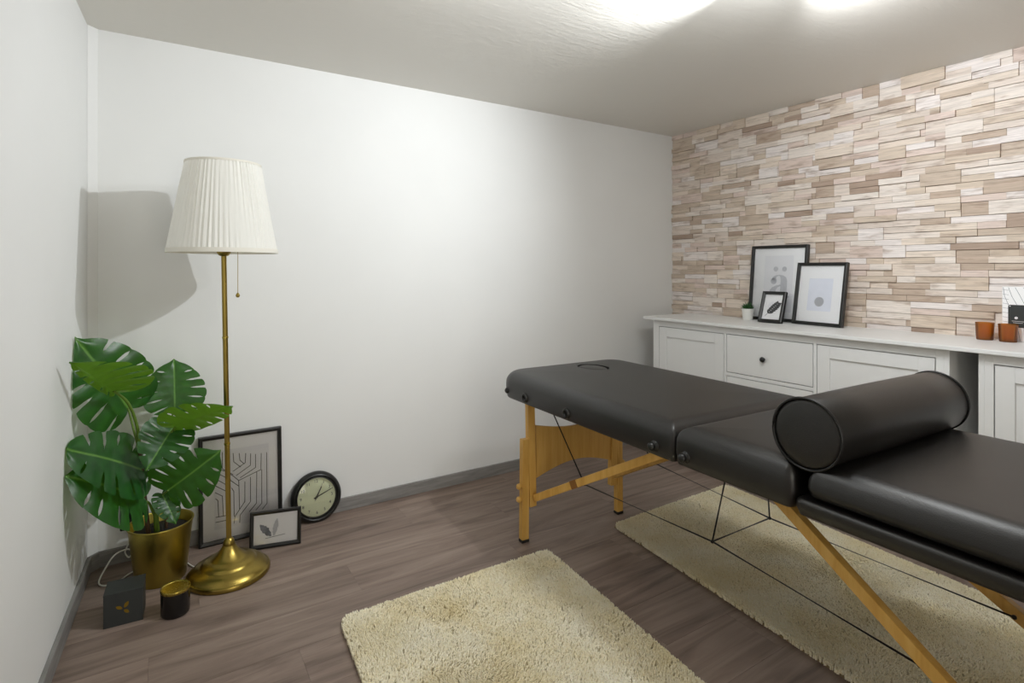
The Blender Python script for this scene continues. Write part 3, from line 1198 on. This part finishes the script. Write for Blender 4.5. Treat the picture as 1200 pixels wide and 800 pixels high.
def leaf(base, tip, nrm, wide=(1.0, 1.0), cup=0.25, droop=0.25, seed=0, slit=1.0):
    """split monstera leaf from its petiole joint to its tip, facing nrm"""
    r2 = random.Random(seed)
    base, tip = Vector(base) - PC, Vector(tip) - PC
    yax = tip - base
    L = yax.length
    yax.normalize()
    nv = Vector(nrm)
    nv = (nv - yax * nv.dot(yax)).normalized()
    xax = yax.cross(nv).normalized()
    bm = NB()
    uvl = bm.loops.layers.uv.new('UVMap')
    loc = {}
    for side in (-1, 1):
        nb = 6
        b = [0.0] + [0.27 + 0.125 * k + r2.uniform(-0.018, 0.018) for k in range(nb - 1)] + [1.0]
        op = [None] + [(r2.random() < 0.45, r2.uniform(0.36, 0.55)) for _ in range(nb - 1)] + [None]

        def gap(k, v):
            if op[k] is None:
                return 0.0
            open_, v0 = op[k]
            if v <= v0:
                return 0.0
            g = 0.0105 * slit * min(1.0, (v - v0) / 0.12)
            if not open_:
                if v > 0.88:
                    return 0.0
                g *= min(1.0, (0.88 - v) / 0.10)
            elif v > 0.85:
                g *= 1.0 + 0.6 * (v - 0.85) / 0.15
            return g
        MU, MV = 5, 10
        for k in range(nb):
            grid_ = []
            for j in range(MV + 1):
                v = j / MV
                lo, hi = b[k] + gap(k, v), b[k + 1] - gap(k + 1, v)
                rowv = []
                for i in range(MU + 1):
                    s = lo + (hi - lo) * i / MU
                    mx, my = marg(s)
                    mid = max(0.0, (s - 0.16) / 0.84) ** 1.15
                    vv = v
                    if k > 0 and k < nb - 1 and v > 0.9:      # rounded lobe ends
                        e = abs(i / MU - 0.5) * 2
                        vv = v - 0.03 * (e ** 3) * (v - 0.9) / 0.1
                    x = mx * vv * wide[0 if side < 0 else 1]
                    y = mid * (1 - vv) + my * vv
                    zz = cup * x * x * 1.2 - droop * y * y * 0.55 - droop * 0.5 * x * x * y
                    zz += 0.018 * math.sin(PI * i / MU) * min(1, v * 2.5) * (1 - 0.4 * v)
                    zz -= 0.05 * max(0, v - 0.6) * (1 + r2.uniform(-0.05, 0.05))
                    co = base + (xax * (x * side) + yax * y + nv * zz) * L
                    wx = xl(co.y + PC.y) + 0.004 + 0.002 * r2.random() - PC.x      # bends against the wall, never through it
                    co.x = max(co.x, wx)
                    co.y = min(co.y, YB - 0.006 - PC.y)
                    vert = bm.verts.new(co)
                    loc[vert] = (x * side, y)
                    rowv.append(vert)
                grid_.append(rowv)
            for j in range(MV):
                for i in range(MU):
                    q = [grid_[j][i], grid_[j][i + 1], grid_[j + 1][i + 1], grid_[j + 1][i]]
                    if side > 0:
                        q = q[::-1]
                    f = bm.faces.new(q)
                    for lpz in f.loops:
                        lpz[uvl].uv = loc[lpz.vert]
    bmesh.ops.remove_doubles(bm, verts=bm.verts[:], dist=0.0006)
    bmesh.ops.dissolve_degenerate(bm, edges=bm.edges[:], dist=0.0002)
    o = obj('leaf', bm, M['leaf'], plant, 180, fix=False)
    return o


def stalk(pts, r0, r1, mat='stalk'):
    P = smooth_path([Vector(p) - PC for p in pts], 6)
    bm = NB()
    n = len(P)
    tube(bm, P, [r0 + (r1 - r0) * i / (n - 1) for i in range(n)], 10)
    return obj('stem' if mat == 'trunk' else 'stalk', bm, M[mat], plant, 60)


stalk([(-0.035, 2.462, 0.15), (-0.043, 2.46, 0.25), (-0.053, 2.452, 0.367), (-0.064, 2.442, 0.50)], 0.0085, 0.0065, 'trunk')
stalk([(-0.010, 2.478, 0.15), (-0.012, 2.475, 0.20), (-0.016, 2.465, 0.27)], 0.011, 0.008, 'stalk')
stalk([(0.018, 2.49, 0.15), (0.020, 2.49, 0.25)], 0.006, 0.005, 'trunk')
stalk([(-0.064, 2.442, 0.50), (-0.072, 2.425, 0.60), (-0.098, 2.39, 0.695), (-0.137, 2.36, 0.746)], 0.0062, 0.004)
stalk([(-0.064, 2.442, 0.50), (-0.080, 2.45, 0.57), (-0.100, 2.46, 0.661)], 0.005, 0.003)
stalk([(-0.045, 2.455, 0.34), (-0.020, 2.455, 0.43), (0.015, 2.475, 0.53), (0.047, 2.505, 0.632)], 0.0045, 0.003)
stalk([(-0.045, 2.455, 0.35), (-0.022, 2.45, 0.42), (0.008, 2.43, 0.52), (0.042, 2.40, 0.588)], 0.0045, 0.003)
stalk([(-0.020, 2.455, 0.42), (0.012, 2.42, 0.52), (0.045, 2.362, 0.594)], 0.004, 0.003)
stalk([(-0.016, 2.465, 0.27), (0.0, 2.44, 0.32), (0.024, 2.40, 0.354)], 0.0055, 0.0035)
stalk([(-0.052, 2.452, 0.37), (-0.056, 2.435, 0.42), (-0.06, 2.42, 0.44)], 0.004, 0.003)
stalk([(-0.020, 2.465, 0.25), (-0.036, 2.43, 0.31), (-0.052, 2.40, 0.328)], 0.005, 0.0035)

VIEW = Vector((0.0, -0.88, 0.30))
leaf((-0.100, 2.462, 0.661), (-0.222, 2.36, 0.930), (0.42, -0.87, 0.2), (1.0, 1.0), 0.2, 0.25, 1)
leaf((-0.137, 2.36, 0.746), (-0.232, 2.145, 0.900), (0.0, 0.60, 0.80), (1.15, 0.25), 0.15, 0.10, 2)
leaf((0.047, 2.505, 0.632), (0.046, 2.560, 0.815), (0.05, -0.95, 0.30), (1.25, 1.25), 0.2, 0.15, 3)
leaf((0.042, 2.40, 0.588), (-0.035, 2.285, 0.490), (0.30, -0.50, 0.80), (1.15, 1.15), 0.3, 0.30, 4)
leaf((0.045, 2.362, 0.594), (0.220, 2.235, 0.690), (0.30, 0.50, 0.80), (0.9, 0.9), 0.35, 0.15, 5)
leaf((0.024, 2.40, 0.354), (0.172, 2.285, 0.485), (0.35, -0.80, 0.35), (1.1, 1.1), 0.25, 0.25, 6)
leaf((-0.060, 2.42, 0.44), (-0.232, 2.245, 0.615), (0.35, -0.65, 0.65), (1.0, 0.85), 0.25, 0.30, 7)
leaf((-0.052, 2.40, 0.345), (-0.225, 2.225, 0.525), (0.40, -0.70, 0.60), (1.0, 0.85), 0.25, 0.25, 8)
leaf((0.005, 2.43, 0.335), (0.050, 2.37, 0.240), (0.20, -0.85, 0.35), (0.8, 0.8), 0.2, 0.2, 9)

# ---------------------------------------------------------------- candle box and jar
bxo = thing('candle_box', 'charcoal cube box with a gold three-leaf emblem, on the floor by the left wall', 'box', (-0.100, 2.266, 0.0), -0.06)
bm = NB()
box(bm, -0.054, 0.054, -0.047, 0.047, 0.0, 0.108, 0.0012)
obj('carton', bm, M['box_card'], bxo)
bm = NB()
box(bm, -0.0547, 0.0547, -0.0477, 0.0477, 0.104, 0.1087, 0.001)
obj('lid', bm, M['box_card'], bxo)
bm = NB()
flat(bm, blob(-0.003, 0.054, -0.85, 0.5, 0.020, 0.0052, 10, 0.0), -0.0474)
flat(bm, blob(0.003, 0.056, 0.50, 0.86, 0.021, 0.0055, 10, 0.0), -0.0474)
flat(bm, blob(0.002, 0.049, 0.68, -0.62, 0.018, 0.005, 10, 0.0), -0.0474)
obj('emblem', bm, M['gold_foil'], bxo)
jar = thing('candle_jar', 'black candle jar with a gold lid, on the floor before the lamp base', 'candle', (0.043, 2.200, 0.0))
bm = NB()
lathe(bm, [(0, 0), (0.0385, 0), (0.0425, 0.004), (0.0435, 0.012), (0.0435, 0.080), (0, 0.080)], 48)
obj('jar', bm, M['jar_glass'], jar, 40)
bm = NB()
lathe(bm, [(0.0437, 0.080), (0.0445, 0.0815), (0.0445, 0.0885), (0.0435, 0.090), (0.041, 0.0895), (0.039, 0.0872), (0, 0.0872)], 48)
obj('lid', bm, M['gold_lid'], jar, 40)

# ---------------------------------------------------------------- worktop items
pot = thing('succulent_pot', 'tiny white pot with a spiky green succulent, at the left end of the frames', 'plant', (2.945, 2.016, WT))
bm = NB()
lathe(bm, [(0, 0), (0.026, 0), (0.0275, 0.002), (0.0325, 0.060), (0.034, 0.062), (0.034, 0.066), (0.0315, 0.067), (0.030, 0.058), (0, 0.058)], 32)
obj('pot', bm, M['ceramic'], pot, 40)
r3 = random.Random(5)
for k in range(22):
    a = k * 2.399
    el = 0.25 + 1.2 * (k / 22)
    ln = 0.036 + 0.012 * (k / 22)
    d = Vector((math.cos(a) * math.cos(el), math.sin(a) * math.cos(el), math.sin(el)))
    b0 = Vector((0, 0, 0.056)) + Vector((d.x, d.y, 0)) * 0.006
    bm = NB()
    tube(bm, [b0, b0 + d * ln * 0.45 + Vector((0, 0, 0.002)), b0 + d * ln + Vector((0, 0, 0.006))], [0.0035, 0.0052, 0.0006], 6)
    obj('leaf', bm, M['succulent'], pot, 60)


def tealight(label, x, y):
    t = thing('tealight_glass', label, 'candle holder', (x, y, WT), 0, 'amber tealight glasses')
    bm = NB()
    lathe(bm, [(0, 0.0), (0.027, 0.0), (0.0292, 0.003), (0.0322, 0.070), (0.0327, 0.0725), (0.0317, 0.0735), (0.0304, 0.0725), (0.0274, 0.010), (0, 0.010)], 40)
    obj('glass_cup', bm, M['amber'], t, 40)
    bm = NB()
    lathe(bm, [(0, 0.0105), (0.019, 0.0105), (0.019, 0.024), (0.017, 0.0255), (0, 0.0255)], 24)
    c_ = obj('candle', bm, M['wax'], t, 40)
    bm = NB()
    tube(bm, [(0, 0, 0.025), (0.0005, 0, 0.033)], 0.0008, 5)
    obj('wick', bm, M['ink'], c_)
    return t


tealight('left one of the two amber tealight glasses on the worktop', 2.975, 0.906)
tealight('right one of the two amber tealight glasses, before the white patterned box', 2.965, 0.826)

pb = thing('patterned_box', 'white box with fine dark lines and black label, on the worktop by the wall', 'box', (3.035, 0.755, WT))
bm = NB()
box(bm, -0.030, 0.028, -0.10, 0.102, 0.0, 0.228, 0.002)
obj('carton', bm, M['paper'], pb)
bm = NB()
for k in range(9):      # fine vein-like lines on the front (-x) face
    y0_ = 0.098 - 0.022 * k
    pts = []
    for i in range(7):
        z = 0.225 - 0.037 * i
        pts.append((y0_ - 0.010 * i + 0.006 * math.sin(i * 1.3 + k), max(z, 0.004)))
    for a_, b_ in zip(pts[:-1], pts[1:]):
        if min(a_[0], b_[0]) < -0.098:
            break
        bar(bm, (-0.0303, a_[0], a_[1]), (-0.0303, b_[0], b_[1]), 0.0012, 0.0006, (0, 0, 1) if abs(a_[0] - b_[0]) > abs(a_[1] - b_[1]) else (0, 1, 0))
for k in range(11):
    z = 0.215 - 0.019 * k
    bar(bm, (-0.0304, 0.100, z), (-0.0304, 0.080, z - 0.003), 0.001, 0.0006, (0, 0, 1))
obj('line_pattern', bm, M['ink_mid'], pb)
bm = NB()
lab = []
for cy_, cz_, a0 in ((-0.076, 0.144, 90), (-0.076, 0.064, 180), (0.074, 0.064, 270), (0.074, 0.144, 0)):
    pass
rc = 0.008
ys0, ys1, zs0, zs1 = -0.085, 0.082, 0.058, 0.152
for cy_, cz_, a0 in ((ys1 - rc, zs1 - rc, 0), (ys0 + rc, zs1 - rc, 90), (ys0 + rc, zs0 + rc, 180), (ys1 - rc, zs0 + rc, 270)):
    for i in range(5):
        a = math.radians(a0 + 90 * i / 4)
        lab.append((cy_ + rc * math.cos(a), cz_ + rc * math.sin(a)))
A = [bm.verts.new((-0.0312, y, z)) for y, z in lab]
B = [bm.verts.new((-0.0300, y, z)) for y, z in lab]
bm.faces.new(A)
for i in range(len(lab)):
    j = (i + 1) % len(lab)
    bm.faces.new((A[i], A[j], B[j], B[i]))
lb = obj('black_label', bm, M['box_card'], pb)
for cy_, cz_, rr_ in ((0.056, 0.098, 0.0055), (0.076, 0.146, 0.002)):
    bm = NB()
    lathe(bm, [(0, 0.0006), (rr_, 0.0006), (rr_, 0.0)], 16, (-0.0312, cy_, cz_), (-1, 0, 0))
    obj('print', bm, M['print_grey'], lb)
for ya_, za_, yb_, zb_ in ((0.070, 0.085, 0.020, 0.083), (0.066, 0.078, 0.035, 0.077)):
    bm = NB()
    bar(bm, (-0.0316, ya_, za_), (-0.0316, yb_, zb_), 0.0012, 0.0006, (0, 0, 1))
    obj('print', bm, M['print_grey'], lb)

# ---------------------------------------------------------------- massage table
TX, TY, TR = 1.615, 1.10, -0.027
tbl = thing('massage_table', 'black padded folding massage table on beech legs, bolster across it', 'massage table', (TX, TY, 0), TR)
INV = (Matrix.Translation((TX, TY, 0)) @ Matrix.Rotation(TR, 4, 'Z')).inverted()


def T(x, y, z):
    return INV @ Vector((x, y, z))


def rr_loop(x0, x1, y0, y1, radii, n=8):
    """rounded rectangle, radii for corners (x1,y1) (x0,y1) (x0,y0) (x1,y0)"""
    out = []
    for (cx, sx), (cy, sy), r, a0 in (((x1, -1), (y1, -1), radii[0], 0), ((x0, 1), (y1, -1), radii[1], 90), ((x0, 1), (y0, 1), radii[2], 180), ((x1, -1), (y0, 1), radii[3], 270)):
        for i in range(n + 1):
            a = math.radians(a0 + 90 * i / n)
            out.append((cx + sx * r + r * math.cos(a), cy + sy * r + r * math.sin(a)))
    return out


def pad(name, x0, x1, y0, y1, z0, z1, radii, er, crown=0.006, bulge=0.004, hole=None, dents=()):
    """upholstered cushion with rounded upper edges"""
    bm = NB()
    steps = [(0.012, z0), (0.003, z0 + 0.004), (0.0, z0 + 0.012)]
    h = z1 - er - z0
    for s in (0.35, 0.7, 1.0):
        steps.append((-bulge * math.sin(PI * s * 0.7), z0 + 0.012 + (h - 0.012) * s))
    for i in range(1, 9):
        a = (PI / 2) * i / 8
        steps.append((er * (1 - math.cos(a)) - bulge * (1 - i / 8), z1 - er + er * math.sin(a)))
    for s in (0.16, 0.3, 0.48, 0.68, 0.86):
        steps.append((er + s * (min(x1 - x0, y1 - y0) / 2 - er), z1 + crown * math.sin(PI / 2 * s)))
    rings = []
    for ins, z in steps:
        rad = [max(r - ins, 0.006) if ins < r else 0.006 for r in radii]
        lim = min((x1 - x0) / 2 - ins, (y1 - y0) / 2 - ins)
        rad = [min(q, lim * 0.95) for q in rad]
        rings.append([bm.verts.new((x, y, z)) for x, y in rr_loop(x0 + ins, x1 - ins, y0 + ins, y1 - ins, rad)])
    n = len(rings[0])
    for a, b in zip(rings, rings[1:]):
        for j in range(n):
            k = (j + 1) % n
            bm.faces.new((a[j], a[k], b[k], b[j]))
    bm.faces.new(rings[0][::-1])
    bm.faces.new(rings[-1])
    o = obj(name, bm, M['leather'], tbl, 60)
    return o


HW = 0.345
Zb, Zt = 0.598, 0.714
big, sm = 0.105, 0.03
p_head = pad('headrest_pad', -HW, HW, 0.003, 1.045, Zb, Zt, (big, big, 0.016, 0.016), 0.050, 0.004)
p_mid = pad('middle_pad', -HW, HW, -0.362, -0.003, Zb, Zt, (0.016, 0.016, 0.02, 0.02), 0.050, 0.003)
p_foot = pad('leg_pad', -HW + 0.006, HW - 0.006, -1.045, -0.392, 0.640, Zt + 0.002, (0.025, 0.025, big, big), 0.050, 0.003)
p_rail = pad('lower_pad', -HW, HW, -1.045, -0.370, 0.592, 0.634, (0.02, 0.02, big, big), 0.010, 0.0)
# welt seam round the top of the fold
for yy in (0.0,):
    pass
# face hole cut through the head section, with its plug sitting a little low
cxh, cyh = T(1.690, 1.955, 0).x, T(1.690, 1.955, 0).y
na = 40
HXA, HYA = 0.062, 0.088
bm = NB()
ra = [bm.verts.new((cxh + HXA * math.cos(2 * PI * k / na), cyh + HYA * math.sin(2 * PI * k / na), 0.66)) for k in range(na)]
rb = [bm.verts.new((v.co.x, v.co.y, 0.80)) for v in ra]
bm.faces.new(ra[::-1])
bm.faces.new(rb)
for j in range(na):
    bm.faces.new((ra[j], ra[(j + 1) % na], rb[(j + 1) % na], rb[j]))
cut = obj('cut', bm, None, tbl)
mod = p_head.modifiers.new('hole', 'BOOLEAN')
mod.operation = 'DIFFERENCE'
mod.solver = 'EXACT'
mod.object = cut
bpy.context.view_layer.update()
me = bpy.data.meshes.new_from_object(p_head.evaluated_get(bpy.context.evaluated_depsgraph_get()))
p_head.modifiers.clear()
p_head.data = me
if not me.materials:
    me.materials.append(M['leather'])
me.shade_smooth()
me.set_sharp_from_angle(angle=math.radians(55))
bpy.data.objects.remove(cut)
bm = NB()
top = []
for q, dz in ((0.93, -0.050), (0.93, -0.012), (0.92, -0.006), (0.88, -0.002), (0.80, 0.0005), (0.6, 0.002), (0.3, 0.003)):
    top.append([bm.verts.new((cxh + (HXA - 0.0) * q * math.cos(2 * PI * k / na), cyh + HYA * q * math.sin(2 * PI * k / na), Zt + dz)) for k in range(na)])
for a, b in zip(top, top[1:]):
    for j in range(na):
        k = (j + 1) % na
        bm.faces.new((a[j], a[k], b[k], b[j]))
bm.faces.new(top[-1])
obj('face_hole_plug', bm, M['leather'], tbl, 60)
# knobs and grommets on the long sides
for sx in (-1, 1):
    for ly, kind in ((0.965, 'k'), (0.815, 'g'), (0.525, 'g'), (0.075, 'k'), (-0.045, 'k')):
        bm = NB()
        x = sx * (HW + 0.002)
        if ly > 0.95:
            x = sx * (HW - 0.016)
        if kind == 'k':
            lathe(bm, [(0, 0.026), (0.008, 0.025), (0.0125, 0.020), (0.0125, 0.012), (0.0095, 0.008), (0.016, 0.003), (0.019, -0.004), (0, -0.004)], 20, (x, ly, 0.632), (sx, 0, 0))
            obj('side_knob', bm, M['black'], tbl, 45)
        else:
            lathe(bm, [(0.0075, -0.002), (0.009, 0.005), (0.0125, 0.0085), (0.018, 0.0075), (0.021, 0.001), (0.022, -0.004), (0, -0.004), (0, -0.002), (0.0075, -0.002)], 24, (x, ly, 0.630), (sx, 0, 0))
            obj('grommet', bm, M['black'], tbl, 45)
# hinge plates and bolster-side clip at the second joint
bm = NB()
for k in range(2):
    c_ = T(1.300 + 0.0 * k, 0.712 - 0.018 * k, 0.690)
    lathe(bm, [(0, 0.012), (0.006, 0.012), (0.0075, 0.009), (0.0075, -0.010), (0, -0.010)], 14, (c_.x - 0.002, c_.y - 0.004, 0.675), (-1, 0, 0))
obj('clip', bm, M['black'], tbl, 45)

# legs
def leg_pair(sgn):
    kx = ((-0.321, -1), (0.2145, 1))
    for lx, s in kx:
        top = 0.597
        yb = 0.865 * sgn
        bm = NB()
        bar(bm, (lx + 0.040 * (-s), yb, 0.145), (lx + 0.030 * (-s), yb, top), 0.034, 0.028, (1, 0, 0), 0.002)
        leg = obj('leg', bm, M['beech'], tbl)
        bm = NB()
        bar(bm, (lx, yb, 0.012), (lx + 0.004 * (-s), yb, 0.440), 0.034, 0.028, (1, 0, 0), 0.002)
        obj('leg_extension', bm, M['beech'], leg)
        bm = NB()
        box(bm, lx - 0.018, lx + 0.018, yb - 0.015, yb + 0.015, 0.0, 0.013, 0.002)
        obj('rubber_foot', bm, M['rubber'], leg)
        for z in (0.185, 0.240):
            bm = NB()
            lathe(bm, [(0, 0.020), (0.008, 0.019), (0.0125, 0.013), (0.0125, 0.006), (0.010, 0.0), (0, 0.0)], 18, (lx + s * 0.016, yb, z), (s, 0, 0))
            obj('wooden_knob', bm, M['beech'], leg, 45)
    # curved plywood brace between the legs
    xa, xb = -0.262, 0.172
    poly = []
    n = 14
    zt0, zb0 = 0.490, 0.262
    for i in range(n + 1):
        s = i / n
        poly.append((xa + (xb - xa) * s, zt0 - 0.030 * math.sin(PI * s)))
    for i in range(n, -1, -1):
        s = i / n
        poly.append((xa + (xb - xa) * s, zb0 + 0.045 * math.sin(PI * s)))
    bm = NB()
    prism(bm, poly, 0.865 * sgn - 0.006, 0.865 * sgn + 0.006)
    obj('leg_brace', bm, M['beech_cross'], tbl)


leg_pair(1)
leg_pair(-1)


def strut(p0, p1, w=0.030, t=0.024):
    bm = NB()
    bar(bm, T(*p0), T(*p1), w, t, (0, 0, 1), 0.002)
    return obj('strut', bm, M['beech'], tbl)


s1 = strut((1.362, 1.950, 0.185), (1.430, 1.220, 0.590))
bm = NB()
q0, q1 = Vector(T(1.383, 1.722, 0.312)), Vector(T(1.386, 1.690, 0.330))
bar(bm, q0, q1, 0.032, 0.028, (0, 0, 1), 0.001)
obj('strut_hinge', bm, M['beech_dark'], s1)
strut((1.815, 1.955, 0.190), (1.715, 1.220, 0.590))
strut((1.325, 0.245, 0.185), (1.375, 0.880, 0.590))
strut((1.775, 0.240, 0.185), (1.727, 0.880, 0.590))


def cable(*pts):
    bm = NB()
    tube(bm, [T(*p) for p in pts], 0.0026, 8, True)
    return obj('cable', bm, M['wire'], tbl, 60)


A0, A1, A2 = (1.392, 1.660, 0.332), (1.430, 1.100, 0.333), (1.350, 0.520, 0.335)
B0, B1, B2 = (1.785, 1.690, 0.340), (1.727, 1.100, 0.333), (1.727, 0.470, 0.335)
cable(A0, A1)
cable(A1, A2)
cable(B0, B1)
cable(B1, B2)
cable(A1, B1)
cable(A1, (1.430, 1.040, 0.600))
cable(B1, (1.727, 1.120, 0.600))
cable(A0, (1.365, 1.850, 0.600))
cable(B0, (1.800, 1.850, 0.600))
for p in (A0, B0, A1, B1, A2, B2):
    bm = NB()
    q = T(*p)
    bmesh.ops.create_uvsphere(bm, u_segments=10, v_segments=6, radius=0.0055, matrix=Matrix.Translation(q))
    obj('cable_end', bm, M['wire'], tbl, 60)

# ---------------------------------------------------------------- bolster
bol = thing('bolster', 'black cylindrical bolster cushion lying across the massage table', 'bolster', (1.605, 0.715, 0.782), TR)
BR, BL = 0.083, 0.325
bm = NB()
lathe(bm, [(0, -BL - 0.006), (BR * 0.5, -BL - 0.005), (BR * 0.85, -BL - 0.002), (BR - 0.002, -BL + 0.002), (BR, -BL + 0.006), (BR + 0.001, -BL * 0.5), (BR + 0.0015, 0), (BR + 0.001, BL * 0.5), (BR, BL - 0.006), (BR - 0.002, BL - 0.002), (BR * 0.85, BL + 0.002), (BR * 0.5, BL + 0.005), (0, BL + 0.006)], 64, (0, 0, 0), (1, 0, 0))
obj('cover', bm, M['leather'], bol, 50)
for s in (-1, 1):
    bm = NB()
    n = 64
    tube(bm, [(s * BL, (BR + 0.0005) * math.cos(2 * PI * k / n), (BR + 0.0005) * math.sin(2 * PI * k / n)) for k in range(n + 1)], 0.0032, 8, False)
    obj('piping', bm, M['piping'], bol, 60)


# ---------------------------------------------------------------- rugs
def rug(label, corners, seed, zh=0.019, tufts=76000):
    """corners: (x0,y1) far left, far right, near right, near left"""
    c_ = [Vector((a, b, 0)) for a, b in corners]
    cen = sum(c_, Vector()) / 4
    bm = NB()
    ins = [q.lerp(cen, 0.014) for q in c_]
    lo = [bm.verts.new((q.x, q.y, 0.0)) for q in ins]
    hi = [bm.verts.new((q.x, q.y, 0.006)) for q in ins]
    bm.faces.new(hi)
    bm.faces.new(lo[::-1])
    for i in range(4):
        j = (i + 1) % 4
        bm.faces.new((lo[i], lo[j], hi[j], hi[i]))
    base = tag(obj('rug', bm, M['rug_base']), label, 'rug')
    g = np.random.default_rng(seed)
    u, v = g.random(tufts), g.random(tufts)
    e = np.array([[q.x, q.y] for q in c_])
    P = ((1 - u) * (1 - v))[:, None] * e[3] + (u * (1 - v))[:, None] * e[2] + (u * v)[:, None] * e[1] + ((1 - u) * v)[:, None] * e[0]
    # rounded corners
    w_, h_ = (c_[1] - c_[0]).length, (c_[3] - c_[0]).length
    R_ = 0.045
    du = np.minimum(u, 1 - u) * w_
    dv = np.minimum(v, 1 - v) * h_
    bad = (du < R_) & (dv < R_) & ((R_ - du) ** 2 + (R_ - dv) ** 2 > R_ ** 2)
    P, u, v, du, dv = P[~bad], u[~bad], v[~bad], du[~bad], dv[~bad]
    n = len(P)
    # the pile lies in soft patches of direction
    ph = 2.2 * np.sin(P[:, 0] * 7.3 + 1.7 * np.sin(P[:, 1] * 5.1 + seed)) + 1.9 * np.sin(P[:, 1] * 8.7 + 1.3 * np.sin(P[:, 0] * 9.0)) + g.normal(0, 0.9, n)
    lean = np.clip(0.5 + 0.35 * np.sin(P[:, 0] * 11 + P[:, 1] * 6 + seed) + g.normal(0, 0.22, n), 0.05, 1.2)
    ht = zh * (0.85 + 0.3 * g.random(n))
    ed = np.minimum(du, dv)
    ht *= 0.72 + 0.28 * np.clip(ed / 0.02, 0, 1)
    lean *= 0.35 + 0.65 * np.clip(ed / 0.02, 0, 1)
    dx, dy = np.cos(ph) * lean * ht * 0.6, np.sin(ph) * lean * ht * 0.6
    th = g.random(n) * 2 * PI
    wd = 0.0024 + 0.0012 * g.random(n)
    V = np.zeros((n, 7, 3), np.float32)
    for k in range(3):
        a = th + 2 * PI * k / 3
        V[:, k, 0] = P[:, 0] + np.cos(a) * wd * 0.8
        V[:, k, 1] = P[:, 1] + np.sin(a) * wd * 0.8
        V[:, k, 2] = 0.004
        V[:, 3 + k, 0] = P[:, 0] + np.cos(a + 0.4) * wd + dx * 0.5
        V[:, 3 + k, 1] = P[:, 1] + np.sin(a + 0.4) * wd + dy * 0.5
        V[:, 3 + k, 2] = 0.004 + ht * 0.66
    V[:, 6, 0] = P[:, 0] + dx
    V[:, 6, 1] = P[:, 1] + dy
    V[:, 6, 2] = 0.004 + ht
    f = []
    for k in range(3):
        j = (k + 1) % 3
        f += [(k, j, 3 + j), (k, 3 + j, 3 + k), (3 + k, 3 + j, 6)]
    F_ = np.array(f, np.int32)
    Fall = (F_[None] + (np.arange(n, dtype=np.int32) * 7)[:, None, None]).reshape(-1)
    nf = n * len(f)
    me = bpy.data.meshes.new('pile')
    me.vertices.add(n * 7)
    me.vertices.foreach_set('co', V.reshape(-1))
    me.loops.add(nf * 3)
    me.loops.foreach_set('vertex_index', Fall)
    me.polygons.add(nf)
    me.polygons.foreach_set('loop_start', np.arange(nf, dtype=np.int32) * 3)
    me.polygons.foreach_set('use_smooth', np.ones(nf, bool))
    me.update(calc_edges=True)
    o = link('pile', me, M['pile'], base)
    o['kind'] = 'stuff'
    return base


rug('cream shaggy rug on the open floor left of the massage table', [(0.500, 1.855), (1.352, 1.846), (1.235, 0.420), (0.405, 0.460)], 3)
rug('cream shaggy rug lying under the massage table', [(1.728, 1.868), (2.560, 1.885), (2.450, 0.430), (1.612, 0.450)], 8)
